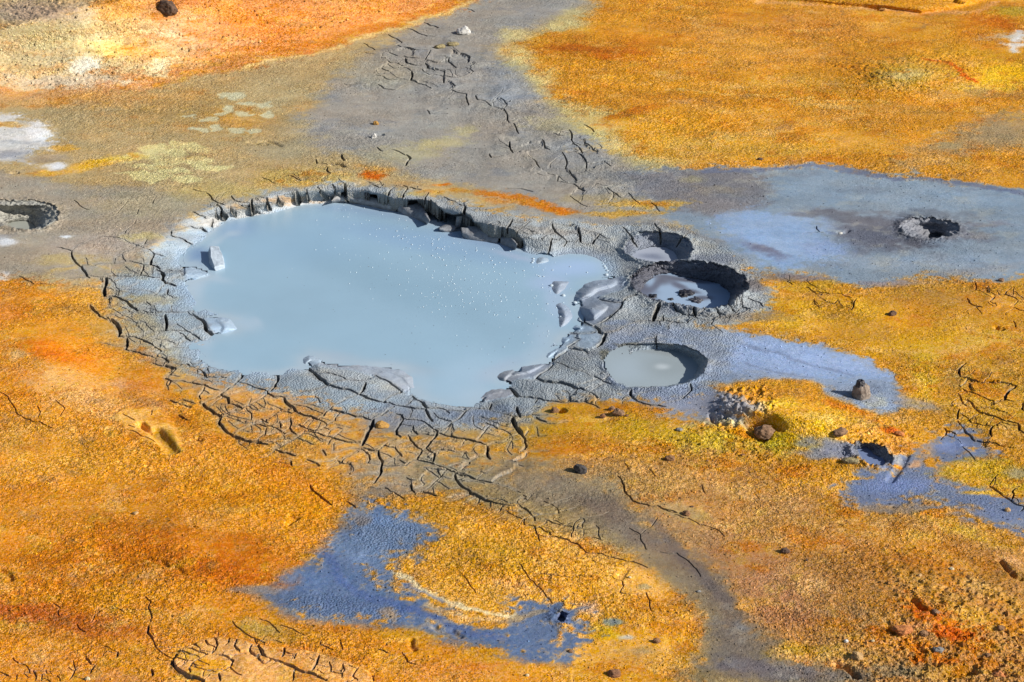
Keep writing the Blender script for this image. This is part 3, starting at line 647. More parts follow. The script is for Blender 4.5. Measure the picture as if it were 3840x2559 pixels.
# orange slope at the top left
poly(MOUND, (208, 140, 90), .12, nz=.8, gran=.9)
poly(U('-460,-190 180,-190 280,10 340,60 430,110 460,140 400,165 250,185 100,205 -460,210'), (216, 190, 142), .35, .95)
ell(90, 25, 130, 34, (186, 160, 140), .8)
ell(290, 30, 60, 46, (238, 176, 112), .8, gran=.8)
ell(240, 115, 70, 36, (246, 216, 136), .85)
ell(190, 150, 46, 26, (240, 232, 214), .9, gran=.9)
ell(140, 90, 90, 40, (230, 214, 160), .7, gran=.9)
ell(370, 155, 36, 15, (240, 226, 184), .9, gran=1)
ell(310, 120, 70, 26, (232, 172, 102), .7, gran=.8)
ell(480, 70, 70, 46, (226, 180, 136), .6, gran=.9)
ell(330, 60, 40, 18, (240, 214, 160), .6, gran=1)
ell(140, 185, 170, 16, (218, 196, 168), .8)
ell(620, 70, 160, 46, (228, 146, 92), .7)
ell(540, 138, 80, 10, (176, 118, 64), .6, -.15)
stroke(U('560,158 700,126 820,92 960,52 1080,8'), 7, (226, 196, 132), .8, .7)
stroke(U('640,118 750,92 900,52 1040,5'), 14, (192, 118, 58), .6, .9)
for e in ((60, 70, 60, 14, (224, 208, 160)), (170, 60, 50, 12, (232, 214, 166)), (200, 90, 40, 20, (240, 222, 172)), (260, 60, 40, 14, (240, 214, 150)), (120, 130, 60, 14, (222, 204, 164)), (300, 85, 40, 16, (240, 196, 130)),
          (360, 110, 40, 12, (236, 206, 150)), (420, 40, 50, 20, (232, 190, 140)), (400, 80, 40, 14, (238, 214, 176)), (470, 20, 40, 14, (220, 160, 106)), (560, 40, 60, 20, (216, 138, 86)), (700, 40, 80, 20, (224, 156, 102)), (840, 20, 90, 18, (228, 158, 100)), (560, 100, 60, 16, (226, 166, 118)), (30, 130, 50, 30, (214, 192, 146))):
    ell(*e[:4], e[4], .6, random.uniform(-.3, .3), gran=1.1)

# --- khaki-yellow band between channel and orange country
stroke(U('1330,40 1240,90 1200,150 1290,220 1360,290 1430,350 1520,385'), 34, (196, 180, 128), .75, 1.0)
# --- orange country at the top right
poly(U('1390,-190 2900,-190 2900,480 2420,455 2330,430 2200,402 2050,385 1900,375 1700,385 1570,380 1470,355 1400,300 1300,235 1210,160 1185,110 1230,80 1330,70 1365,30'), (216, 150, 70), .09, gran=.8)
for e in ((1195, 125, 40, 26), (1180, 82, 40, 14), (1250, 190, 46, 22), (1310, 60, 50, 12), (1400, 268, 60, 20), (1390, 300, 46, 20), (1440, 335, 60, 16), (1550, 370, 90, 9), (1350, 255, 50, 12)):
    ell(*e, (222, 204, 142), .75, gran=1.1)
ell(1380, 118, 140, 13, (190, 100, 36), .85, .02)
ell(1470, 100, 90, 26, (198, 118, 46), .6)
ell(1360, 85, 80, 24, (196, 132, 58), .5, gran=.9)
ell(1450, 262, 70, 9, (196, 108, 42), .85, -.25)
ell(1560, 235, 120, 11, (206, 128, 56), .6, .1)
ell(1520, 290, 120, 40, (222, 166, 78), .6, gran=.9)
ell(1620, 60, 180, 36, (210, 142, 78), .5)
ell(1700, 130, 200, 40, (216, 156, 84), .5)
ell(1900, 60, 200, 36, (210, 142, 84), .6)
ell(1480, 190, 170, 30, (224, 160, 72), .6)
ell(1720, 340, 320, 28, (224, 176, 94), .7, gran=.9)
ell(1600, 362, 130, 12, (206, 156, 78), .6, gran=.9)
ell(2000, 260, 180, 26, (206, 148, 84), .5)
stroke(U('1520,212 1600,209 1680,218 1740,224 1850,226 1990,232'), 4, (234, 190, 118), .75, .8)
stroke(U('1700,232 1860,206 1960,180'), 5, (224, 176, 104), .4)
ell(2090, 172, 100, 36, (190, 158, 78), .85, gran=.9)
ell(2080, 172, 46, 12, (206, 184, 124), .7, gran=1)
ell(2220, 130, 130, 30, (214, 158, 64), .6)
ell(2310, 170, 80, 32, (238, 190, 68), .9, gran=.8)
ell(2260, 200, 90, 14, (228, 186, 92), .8, gran=.9)
ell(2345, 165, 40, 14, (246, 186, 44), .9)
ell(2290, 55, 70, 20, (188, 98, 34), .8, .2)
ell(2320, 22, 60, 12, (186, 158, 66), .8)
ell(2240, 70, 60, 24, (206, 124, 46), .6)
ell(2335, 88, 34, 13, (230, 228, 228), .9, gran=1)
ell(2350, 108, 22, 8, (236, 234, 234), .8, gran=1)
ell(2290, 85, 50, 8, (196, 178, 150), .7, gran=1)
stroke(U('2110,133 2180,148 2245,185'), 6, (204, 88, 34), .85, .5)
stroke(U('1740,-4 1850,8 1960,20 2060,28 2120,40 2200,32 2290,8'), 8, (228, 168, 112), .9, .3)
poly(U('2050,375 2150,315 2300,265 2500,220 2500,345 2330,345 2200,358 2100,392'), (168, 144, 108), .14, .75, gran=.8)
ell(2240, 215, 160, 12, (176, 142, 92), .7)
ell(2290, 300, 90, 36, (160, 140, 110), .6)
ell(2180, 335, 70, 10, (168, 152, 116), .6)
ell(2200, 378, 180, 18, (216, 164, 88), .6, .1)

for e in ((1650, 80, 90, 20, (222, 166, 100)), (1560, 150, 90, 20, (222, 160, 88)), (1850, 120, 120, 26, (208, 150, 88)), (1950, 200, 130, 16, (206, 160, 90)), (1780, 190, 110, 16, (220, 172, 98)), (2080, 60, 110, 20, (206, 150, 70)), (1640, 250, 130, 16, (212, 154, 84)), (1820, 290, 140, 20, (222, 172, 104)), (1980, 320, 90, 20, (214, 164, 90)), (2120, 260, 120, 18, (204, 152, 84)), (1560, 330, 90, 18, (226, 186, 104)), (1700, 310, 90, 12, (232, 190, 118)), (1900, 240, 90, 8, (226, 190, 124))):
    ell(*e[:4], e[4], .55, random.uniform(-.15, .15), gran=1.1)
# --- blue-grey flats right
BLUE = U('1440,395 1560,388 1700,384 1850,380 1950,384 2060,400 2200,420 2300,432 2600,470 2600,620 2353,636 2290,648 2200,632 2130,640 2060,655 1990,668 1930,655 1850,632 1740,625 1690,612 1600,590 1560,520 1500,470')
poly(BLUE, (138, 150, 162), .07, nz=.6, gran=.9)
poly(U('1430,398 1700,386 1770,405 1775,440 1740,480 1640,505 1500,470'), (126, 122, 124), .08, .95)
ell(1640, 432, 60, 10, (150, 138, 122), .6, gran=.6)
ell(1590, 410, 34, 8, (166, 158, 126), .6, gran=.6)
poly(U('1625,505 1700,490 1790,488 1880,492 1900,510 1940,560 1930,600 1840,612 1750,610 1690,585 1640,550'), (150, 170, 200), .09, .85, gran=1.2)
poly(U('1790,420 2000,396 2200,426 2353,440 2353,500 2200,500 2050,470 1800,470'), (142, 156, 170), .1, .7)
ell(1930, 492, 120, 8, (118, 118, 124), .7)
ell(2020, 540, 90, 42, (98, 98, 108), .95)
ell(1960, 505, 110, 16, (104, 104, 112), .8, .2)
ell(2140, 530, 110, 34, (88, 88, 96), .95)
ell(2300, 480, 120, 20, (134, 148, 162), .5)
ell(2140, 492, 90, 14, (106, 110, 118), .7)
ell(2250, 545, 44, 12, (116, 114, 124), .8)
ell(2270, 517, 60, 7, (124, 122, 130), .7)
ell(1745, 578, 64, 12, (112, 112, 130), .9, .3)
ell(1900, 570, 70, 20, (142, 158, 190), .7, gran=.9)
ell(2140, 600, 220, 22, (150, 162, 176), .7)
ell(2060, 655, 90, 8, (152, 138, 138), .8)
ell(2240, 622, 130, 10, (142, 140, 142), .6, -.1)
stroke(U('1620,390 1760,388 1850,384 1950,388 2060,405 2200,424 2300,440 2400,458'), 9, (106, 112, 134), .8, .3)
stroke(U('1250,395 1400,400 1480,420'), 16, (138, 136, 134), .6)

# --- ochre country right of the pool
poly(U('1690,640 1830,640 1930,662 2000,675 2120,660 2353,650 2700,650 2700,1000 2250,980 2180,930 2110,900 2060,850 1990,800 1900,780 1780,770 1700,755 1640,745 1640,700'), (200, 148, 72), .07, gran=.7)
ell(1790, 720, 120, 34, (232, 178, 66), .85, .1, gran=.8)
ell(1760, 745, 100, 14, (228, 178, 80), .8, .1)
ell(1850, 660, 90, 14, (202, 160, 66), .8, gran=.8)
ell(1990, 710, 120, 18, (222, 170, 72), .7, .35, gran=.9)
ell(2150, 690, 120, 26, (184, 140, 80), .6)
ell(2290, 700, 90, 36, (186, 132, 66), .6)
ell(2080, 790, 140, 26, (212, 162, 64), .7, -.3, gran=.9)
ell(2130, 850, 50, 50, (222, 182, 84), .7, gran=.9)
ell(2270, 780, 110, 20, (218, 180, 98), .6, -.2, gran=.9)
ell(2260, 840, 130, 30, (196, 146, 74), .6)
ell(2200, 870, 50, 26, (184, 158, 100), .7)
ell(2300, 940, 110, 60, (200, 156, 78), .7, gran=.8)
ell(1780, 640, 60, 8, (122, 112, 110), .7)
ell(1860, 638, 60, 7, (126, 116, 120), .8, .1)
ell(2110, 720, 40, 50, (206, 136, 64), .4)

# --- crust around the pool
RING = U('400,520 470,480 620,445 790,420 930,430 1060,470 1200,500 1400,510 1560,520 1700,600 1760,640 1770,690 1700,740 1640,750 1660,830 1640,900 1560,935 1460,920 1290,925 1240,975 1100,1010 960,1000 860,960 760,960 640,925 500,900 420,870 370,830 260,780 230,680 240,630 350,600')
poly(RING, (166, 170, 172), .07, gran=.8)
poly(U('240,630 350,600 440,640 460,760 450,850 520,890 440,880 360,850 290,800 240,740'), (166, 152, 118), .12, .6, gran=1.3)
poly(U('360,560 420,530 480,520 440,590 430,680 480,740 560,750 560,860 700,860 860,890 970,930 1060,950 1180,930 1100,985 960,960 860,925 760,945 640,910 520,880 440,860 400,760 330,720 250,690 250,640 340,640 350,590'), (154, 166, 176), .05, .9, gran=.5)
# stained plates below the pool
poly(U('380,870 470,860 620,905 760,940 840,960 850,1020 830,1080 700,1075 560,1030 500,980 420,900'), (212, 152, 84), .08, .8, gran=1.5)
ell(600, 960, 110, 40, (222, 160, 96), .8, .2, gran=1.1)
ell(800, 1000, 60, 40, (206, 152, 84), .7, gran=1.4)
ell(960, 1040, 130, 34, (192, 150, 92), .8, gran=1.5)
ell(900, 965, 90, 34, (122, 126, 138), .8)
ell(1100, 960, 120, 26, (126, 134, 150), .9)
ell(1000, 1000, 150, 14, (146, 136, 118), .6, gran=1)
ell(1150, 1010, 120, 30, (198, 154, 84), .8, gran=1.3)
ell(1200, 970, 60, 22, (206, 160, 82), .6, gran=1)
ell(960, 1110, 110, 24, (168, 140, 104), .8, gran=1)
ell(860, 1120, 90, 22, (158, 136, 112), .6, gran=1)
ell(930, 1085, 130, 36, (150, 142, 132), .6, gran=1.2)
ell(1130, 1060, 140, 24, (166, 150, 116), .6, gran=1.1)
ell(700, 1040, 90, 14, (190, 142, 84), .5, gran=1.2)
ell(300, 760, 90, 60, (160, 146, 116), .6, .6, gran=1.2)
ell(380, 850, 80, 30, (160, 144, 112), .6, .5, gran=1.2)
# stains above the north rim
ell(865, 400, 32, 10, (204, 98, 34), .95, -.1, gran=.6)
ell(880, 385, 50, 8, (212, 160, 90), .7, gran=.9)
ell(1007, 424, 24, 6, (212, 108, 40), .9, gran=.9)
ell(1150, 452, 80, 10, (212, 122, 48), .8, .15, gran=1.1)
ell(1260, 478, 90, 9, (214, 122, 46), .9, .1, gran=.8)
ell(1180, 470, 90, 9, (206, 140, 70), .7, .1, gran=1.1)
ell(1420, 490, 100, 9, (206, 160, 78), .8, 0, gran=1)
ell(1480, 470, 100, 11, (222, 182, 90), .8, gran=1)
ell(1360, 455, 100, 10, (176, 158, 118), .5, gran=1)
ell(1000, 440, 90, 8, (204, 172, 96), .7, gran=1.1)
ell(690, 470, 50, 7, (214, 160, 100), .6, gran=.8)
ell(560, 475, 46, 7, (208, 156, 96), .6, gran=.8)
ell(1250, 530, 120, 8, (150, 142, 134), .7)
stroke(U('1340,505 1520,520 1640,560'), 10, (140, 136, 134), .6)

# --- blue outflow right and the vents
poly(U('1400,745 1560,755 1680,765 1780,778 1900,795 1990,828 2030,862 2060,900 2095,935 2060,952 1980,945 1920,925 1880,900 1875,880 1800,872 1730,870 1650,890 1600,915 1500,925 1400,880'), (150, 160, 178), .035, nz=.5)
poly(U('1700,775 1800,782 1900,800 1990,832 2025,870 1960,868 1880,862 1780,862 1700,850 1660,820'), (156, 174, 208), .05, .85, gran=1.1)
stroke(U('1690,790 1790,815 1880,840 1960,868'), 5, (124, 134, 160), .6)
stroke(U('1700,830 1790,855 1860,862'), 4, (126, 136, 160), .6)
ell(1620, 810, 50, 26, (140, 146, 158), .7)
ell(1450, 860, 26, 14, (130, 122, 96), .7, gran=1.2)
ell(1400, 818, 16, 16, (128, 120, 92), .7, gran=1.2)
ell(1460, 795, 34, 8, (126, 120, 98), .7, gran=1.2)
ell(1980, 905, 90, 20, (134, 142, 158), .8)
ell(2015, 925, 30, 16, (206, 200, 180), .7, gran=1)
ell(2110, 925, 60, 14, (150, 150, 158), .7, .2)
poly(U('1440,920 1560,905 1640,900 1700,900 1740,930 1700,980 1620,975 1540,960'), (150, 156, 176), .07, .9, gran=1.2)
ell(1300, 945, 80, 14, (214, 160, 62), .8, gran=.8)
ell(1230, 985, 100, 18, (206, 156, 66), .8, gran=.9)
ell(1420, 945, 90, 16, (212, 146, 72), .8, gran=.7)
ell(1400, 975, 120, 20, (206, 164, 72), .8, gran=.9)
ell(1530, 1000, 150, 26, (200, 162, 66), .8, .1, gran=.9)
ell(1700, 1010, 110, 30, (222, 190, 88), .8, .2, gran=1.3)
ell(1640, 1030, 110, 22, (208, 180, 84), .7, gran=1)
ell(1700, 1000, 36, 14, (204, 118, 26), .8, .3)
ell(1700, 935, 60, 20, (150, 144, 144), .9, gran=1)
ell(1760, 930, 30, 16, (206, 200, 190), .8, gran=1)
poly(U('1640,890 1740,868 1860,875 1900,905 1990,945 2060,960 2120,990 2080,1040 2040,1060 2060,1000 1980,1000 1900,990 1800,1000 1780,940'), (220, 158, 76), .05, .9, gran=.7)
ell(1740, 885, 110, 14, (206, 150, 66), .8)
ell(1850, 975, 110, 46, (242, 196, 72), .95, .1, gran=.7)
ell(1880, 960, 60, 14, (246, 214, 130), .8, .2, gran=1)
ell(1800, 930, 60, 16, (238, 196, 90), .9, gran=.7)
ell(1900, 1000, 50, 20, (238, 206, 116), .7, gran=.9)
ell(1850, 1025, 60, 12, (206, 176, 60), .8, gran=.9)
ell(1780, 1015, 50, 22, (186, 168, 60), .8, gran=.9)
ell(1960, 970, 60, 10, (236, 190, 100), .9, .3)
stroke(U('1900,925 1980,950 2060,985'), 12, (214, 128, 54), .8)
ell(2050, 985, 30, 6, (200, 92, 36), .9, .1)
ell(2060, 1020, 40, 20, (228, 160, 92), .8)
ell(1990, 975, 60, 8, (150, 130, 58), .6, gran=1)
ell(1930, 1030, 110, 22, (140, 142, 156), .95, .1, gran=.6)
ell(1890, 1042, 70, 12, (136, 138, 156), .8)
ell(2060, 1055, 50, 12, (150, 156, 166), .9)
ell(1950, 1068, 40, 7, (182, 134, 66), .8, gran=1)
ell(1830, 1085, 80, 16, (212, 122, 52), .8, gran=.7)
ell(1920, 1090, 100, 16, (206, 156, 74), .7)
ell(1880, 1120, 90, 20, (226, 180, 92), .7, gran=.9)
ell(2120, 870, 30, 60, (214, 172, 70), .5, gran=1)
# --- lower right
poly(U('1300,1050 1560,1040 1800,1100 1940,1160 2050,1180 2200,1190 2353,1240 2700,1240 2700,1800 1500,1800 1650,1568 1640,1400 1560,1290 1400,1180'), (186, 136, 82), .15, gran=.8)
ell(1450, 1090, 160, 40, (196, 150, 88), .7)
ell(1600, 1180, 180, 50, (190, 142, 92), .7, .4)
ell(1500, 1120, 140, 30, (186, 148, 90), .6)
ell(1800, 1220, 120, 60, (198, 148, 88), .7, .3)
poly(U('1000,1060 1180,1085 1350,1130 1500,1190 1610,1280 1700,1400 1800,1490 1960,1550 1960,1800 1560,1800 1600,1480 1580,1400 1460,1300 1330,1255 1200,1200 1080,1140 960,1110'), (154, 134, 98), .1, .9, gran=.7)
ell(1260, 1100, 150, 40, (158, 140, 108), .75, .3, gran=.9)
ell(1400, 1150, 130, 40, (162, 136, 100), .7, .4, gran=.9)
ell(1330, 1080, 120, 26, (160, 134, 100), .6, .2, gran=.9)
ell(1560, 1230, 140, 50, (170, 136, 98), .7, .5, gran=.9)
ell(1700, 1300, 120, 60, (182, 134, 94), .7, .6, gran=.9)
ell(1820, 1340, 120, 50, (186, 138, 96), .6, .5, gran=.9)
ell(1850, 1180, 120, 30, (190, 146, 96), .6, .3)
stroke(U('1200,1100 1320,1140 1420,1190 1500,1260 1600,1330 1680,1420'), 62, (136, 120, 102), .75, .9)
stroke(U('1290,1110 1400,1170 1480,1240 1600,1300 1680,1400 1720,1460'), 30, (122, 106, 94), .75)
stroke(U('1500,1200 1570,1280 1680,1390'), 18, (108, 96, 92), .6)
ell(1720, 1500, 110, 60, (110, 102, 98), .8, .4)
ell(1780, 1540, 190, 26, (108, 100, 104), .8, .1)
ell(1600, 1550, 60, 16, (130, 112, 84), .6)
ell(1340, 1120, 90, 26, (150, 134, 108), .6, gran=1)
ell(1560, 1170, 90, 20, (166, 146, 106), .6, .4)
# blue channel lower right
poly(U('1940,1130 1990,1090 2060,1068 2090,1040 2180,1005 2225,985 2270,1010 2300,1040 2250,1052 2180,1072 2120,1066 2190,1100 2330,1150 2600,1190 2600,1260 2353,1222 2290,1208 2220,1172 2140,1150 2050,1160 1980,1168'), (116, 126, 152), .07, nz=.9, gran=1.1)
ell(2080, 1120, 90, 20, (126, 140, 180), .8)
ell(2190, 1030, 60, 14, (130, 142, 180), .8)
ell(2050, 1168, 110, 10, (150, 132, 116), .8)
ell(2270, 1185, 80, 10, (126, 134, 160), .7, .2)
poly(U('2150,1095 2190,1075 2260,1060 2353,1068 2600,1080 2600,1140 2353,1140 2270,1120 2200,1108'), (204, 168, 72), .05, .9, gran=.8)
ell(2280, 1100, 80, 16, (180, 152, 60), .6)
ell(2340, 1090, 30, 16, (150, 140, 120), .7)
ell(2280, 1135, 70, 6, (226, 180, 84), .9, gran=.7)
ell(2210, 1070, 40, 6, (204, 166, 90), .8, gran=.8)
ell(2100, 1068, 14, 10, (220, 172, 130), .8)
ell(2120, 1035, 26, 26, (230, 170, 96), .4)
ell(2130, 1290, 130, 60, (192, 124, 58), .5, gran=.9)
ell(2060, 1230, 100, 26, (216, 158, 88), .7, gran=.9)
ell(1950, 1200, 90, 30, (222, 162, 84), .7, gran=.8)
ell(2230, 1225, 110, 16, (226, 182, 92), .8, .35, gran=.8)
ell(2130, 1230, 50, 10, (222, 178, 96), .6, .2, gran=.9)
ell(2330, 1290, 40, 16, (236, 180, 124), .9, .3)
ell(2330, 1250, 60, 10, (190, 138, 68), .6)
ell(1930, 1260, 60, 26, (222, 164, 110), .5, .2, gran=.8)
ell(2220, 1400, 120, 26, (220, 172, 92), .6, .4, gran=.9)
ell(2280, 1370, 100, 20, (216, 168, 92), .6, .4)
ell(1960, 1420, 110, 26, (188, 148, 100), .6, .3)
ell(1800, 1400, 110, 50, (186, 132, 96), .7, .5)
ell(1850, 1500, 90, 16, (198, 158, 70), .8, gran=1)
ell(1990, 1510, 90, 20, (196, 154, 92), .6, gran=1)
ell(2090, 1540, 80, 18, (132, 120, 98), .7, gran=1)
ell(2170, 1430, 90, 26, (206, 88, 30), .65, .5, gran=2.6)
ell(2130, 1500, 110, 20, (204, 92, 30), .65, .4, gran=2.6)
ell(2190, 1450, 50, 22, (214, 98, 34), .7, .3, gran=2.4)
for e in ((2000, 1290, 120, 30, (176, 120, 64)), (2250, 1310, 90, 26, (182, 126, 62)), (2000, 1380, 90, 26, (196, 140, 76)), (2100, 1340, 90, 20, (212, 160, 86)), (1960, 1290, 60, 16, (216, 160, 96)), (2300, 1430, 70, 22, (206, 150, 78)), (2180, 1290, 80, 14, (222, 170, 98)), (1900, 1350, 80, 20, (196, 146, 94))):
    ell(*e[:4], e[4], .6, random.uniform(0, .6), gran=1.0)
ell(2240, 1480, 60, 14, (200, 120, 50), .6, gran=1.4)
ell(2100, 1440, 40, 8, (222, 160, 108), .9, .1, gran=.6)
ell(2200, 1540, 110, 16, (198, 148, 70), .7, gran=1)
ell(2070, 1200, 130, 16, (188, 138, 80), .5)

# --- the island and the blue flow at the bottom
ISL = P('31', '1120,570 1350,400 1500,320 1700,100 1950,60') + P('32', '0,170 250,300 700,450 950,600 1300,680 1500,850 1650,1000 1680,1200 1500,1300 1200,1400 1100,1553 500,1600 300,1500') + P('31', '2353,1400 2353,1000 1850,900 1500,780 1250,640')
poly(ISL, (228, 168, 88), .07, gran=.7)
ell(1080, 1240, 120, 60, (214, 158, 78), .7, .3, gran=.8)
ell(1130, 1290, 90, 40, (230, 172, 76), .7, .3, gran=.8)
ell(1330, 1260, 110, 34, (240, 184, 108), .8, .3, gran=.6)
ell(1450, 1330, 90, 40, (240, 184, 110), .8, .4, gran=.6)
ell(1530, 1430, 70, 40, (240, 182, 98), .9, .3, gran=.7)
ell(1200, 1350, 100, 20, (236, 178, 112), .7, .2, gran=.7)
ell(1360, 1395, 36, 20, (226, 186, 150), .9, .2)
ell(1405, 1430, 42, 26, (196, 170, 70), .85)
ell(1412, 1424, 26, 9, (150, 148, 130), .9, .1)
ell(1440, 1458, 24, 9, (204, 206, 202), .8, gran=1)
ell(1400, 1455, 40, 16, (216, 168, 44), .7, gran=.8)
ell(1470, 1500, 40, 14, (150, 140, 110), .7, gran=.8)
ell(1420, 1520, 90, 30, (218, 158, 86), .6, gran=.9)
ell(1480, 1350, 16, 6, (176, 164, 120), .8)
ell(900, 1130, 80, 20, (150, 134, 116), .7, gran=1)
FLOW = (P('31', '540,140 700,60 850,10 1000,-10 1200,10 1340,40 1500,140 1570,240 1500,320 1350,400 1180,480 1120,570 1250,690 1440,820 1460,910 1600,960 1850,1050 2100,1080 2300,1000')
        + P('32', '50,940 150,880 350,850 500,880 620,950 725,1080 700,1200 600,1300 560,1380 420,1412 200,1360 20,1300')
        + P('31', '2300,1340 2100,1255 1900,1180 1800,1205 1600,1225 1450,1170 1300,1090 1000,1045 750,1090 500,1030 350,980 200,830 0,790 -120,700 40,660 200,650 230,560 450,440 540,330 520,250'))
poly(FLOW, (96, 112, 142), .075, nz=.9, gran=1.3)
poly(P('31', '850,20 1340,60 1560,240 1350,390 1150,480 950,560 700,400 620,300 800,200'), (118, 136, 164), .08, .8)
stroke(P('31', '640,420 750,600 1000,800 1400,900 1700,1020 1900,1100 2200,1180'), 14, (88, 104, 146), .7, .1)
ell(905, 1480 - 60, 10, 16, (168, 140, 110), .6)
ell(900, 1410, 20, 10, (168, 138, 108), .7, gran=1)
ell(825, 1190, 26, 16, (146, 124, 106), .6, gran=1)
ell(760, 1200, 40, 22, (142, 126, 110), .6, gran=1.1)
stroke(P('31', '280,1010 1000,1060 1300,1120 1500,1050 1700,1090 1850,1150'), 5, (150, 128, 110), .5, 1)
stroke(P('31', '1260,600 1400,700 1600,800 1850,900 2150,960 2300,970'), 9, (232, 214, 172), .85, 1.1)
stroke(P('31', '1500,860 1700,940 1900,980 2200,1000'), 8, (222, 186, 136), .7, 1)
stroke(P('31', '1350,710 1500,770 1650,840'), 5, (120, 124, 146), .7)
stroke(P('32', '-60,1010 150,960 350,930'), 8, (156, 132, 100), .7, 1)
# --- the big orange field at the left
poly(U('-460,640 0,640 120,660 230,700 260,800 380,880 480,980 560,1040 760,1090 800,1150 740,1210 700,1290 580,1340 600,1400 700,1440 900,1460 1300,1568 1300,1800 -460,1800'), (222, 148, 74), .08, gran=.7)
ell(200, 720, 90, 60, (204, 154, 82), .6, gran=.9)
ell(330, 850, 90, 60, (196, 140, 72), .8, .4, gran=.8)
ell(270, 770, 80, 30, (190, 144, 78), .7, .4, gran=.9)
ell(330, 690, 80, 16, (200, 160, 84), .4)
ell(30, 720, 60, 26, (224, 150, 96), .6)
ell(60, 750, 40, 26, (226, 150, 60), .8)
ell(120, 810, 110, 24, (226, 122, 50), .85, .2, gran=.6)
ell(50, 860, 60, 16, (222, 118, 50), .85, .2)
ell(40, 815, 40, 16, (232, 196, 140), .7, gran=1)
ell(180, 900, 160, 50, (238, 180, 118), .85, .3, gran=.7)
ell(100, 1040, 140, 60, (236, 176, 104), .7, gran=.8)
ell(330, 1000, 90, 26, (232, 172, 104), .6, .3, gran=.8)
ell(60, 980, 120, 60, (230, 168, 92), .7)
ell(310, 890, 60, 16, (196, 146, 112), .7, .3)
ell(340, 930, 70, 10, (150, 112, 92), .5, .3)
ell(420, 960, 60, 40, (214, 146, 62), .7)
ell(250, 1060, 180, 60, (224, 158, 72), .6)
ell(480, 1100, 160, 50, (232, 166, 82), .6, gran=.7)
ell(600, 1150, 180, 40, (224, 146, 52), .8)
ell(700, 1180, 80, 40, (214, 138, 48), .7)
ell(430, 1260, 240, 70, (204, 118, 46), .9, .1)
ell(170, 1290, 160, 60, (206, 124, 54), .8)
ell(540, 1310, 140, 34, (196, 108, 44), .85, .1)
ell(280, 1370, 120, 26, (218, 148, 56), .6)
ell(120, 1420, 210, 38, (186, 104, 60), .9, .2)
ell(950, 1520, 160, 20, (190, 112, 62), .7, .1)
ell(330, 1460, 130, 26, (204, 128, 76), .7, .2)
ell(60, 1450, 70, 12, (226, 160, 96), .6)
ell(100, 1530, 170, 34, (222, 152, 90), .8)
ell(300, 1560, 90, 20, (200, 136, 92), .7)
ell(430, 1420, 100, 26, (218, 160, 92), .7, gran=.7)
ell(620, 1445, 80, 22, (178, 152, 88), .8, .3, gran=.9)
ell(700, 1460, 80, 14, (206, 148, 72), .7)
ell(900, 1500, 160, 34, (208, 144, 70), .8, .1, gran=.8)
ell(930, 1460, 80, 14, (212, 158, 66), .8, gran=.9)
ell(1050, 1540, 170, 26, (204, 132, 80), .8)
ell(1240, 1540, 80, 18, (212, 150, 72), .8)
ell(600, 1350, 60, 12, (138, 132, 130), .7, gran=1)
# pancake of pale mud at the bottom
poly(P('30', '1540,1370 1620,1260 1800,1190 1950,1150 2110,1170 2240,1215 2353,1240') + P('31', '100,1230 400,1270 700,1330 1000,1460 1100,1600 300,1620') + P('30', '1900,1600 1600,1490 1530,1440'), (236, 178, 118), .02, .95, gran=.3)
PAN = P('30', '1540,1370 1620,1260 1800,1190 1950,1150 2110,1170 2240,1215 2353,1240') + P('31', '100,1230 400,1270 700,1330 1000,1460 1100,1600 300,1620') + P('30', '1900,1600 1600,1490 1530,1440')
ell(490, 1535, 46, 14, (224, 158, 56), .85)
ell(455, 1510, 40, 12, (204, 166, 84), .7)
ell(440, 1555, 60, 8, (196, 160, 70), .7)
# footprint
FOOT = P('20', '1000,700 1020,640 1100,600 1250,588 1400,612 1480,680 1540,780 1570,900 1575,1000 1500,1018 1400,965 1200,862 1080,790')
poly(FOOT, (236, 182, 108), .02, .7, gran=.5)
stroke(P('20', '1380,800 1460,880 1530,980'), 14, (170, 132, 58), .85, .3)
# bottom mauve bits
ell(1150, 1100, 90, 12, (150, 138, 112), .5, gran=1)

# natural variety of the stains: peach, ochre, deep orange and olive patches in the orange mud; khaki veils on the grey
SAT0 = COL.max(-1) - COL.min(-1)
om = sstep(55, 95, SAT0) * (COL[..., 0] > COL[..., 2])
V1 = fbm(X0 * 6, Y0 * 8, 5, 101, .68); V2 = fbm(X0 * 5, Y0 * 7, 5, 103, .68); V3 = fbm(X0 * 9, Y0 * 11, 5, 105, .7); V4 = fbm(X0 * 2.2, Y0 * 3.4, 4, 107, .6)
for nzf, a, b, rgb, al in ((V1, .1, .5, (240, 190, 126), .5), (V2, .12, .5, (190, 112, 48), .5), (V3, .15, .55, (212, 172, 88), .45), (V4, .1, .5, (228, 166, 92), .4), (-V3, .2, .6, (166, 126, 84), .55)):
    m = (sstep(a, b, nzf) * al * om)[..., None]
    COL = COL * (1 - m) + np.array(rgb, np.float32) * m
gmk = sstep(50, 20, SAT0)
for nzf, a, b, rgb, al in ((V1, .1, .5, (178, 172, 156), .35), (V2, .15, .5, (124, 126, 134), .35)):
    m = (sstep(a, b, nzf) * al * gmk)[..., None]
    COL = COL * (1 - m) + np.array(rgb, np.float32) * m
# small variations everywhere: value and warmth
VAR = 1 + 0.20 * fbm(X0 * 3.5, Y0 * 5, 5, 51, .65) + 0.12 * FINE + 0.12 * STREAK
WARM = 0.09 * fbm(X0 * 5, Y0 * 6, 4, 61, .6)
lin = lambda c: np.where(c <= .04045, c / 12.92, ((c + .055) / 1.055) ** 2.4)
SAT = COL.max(-1) - COL.min(-1)
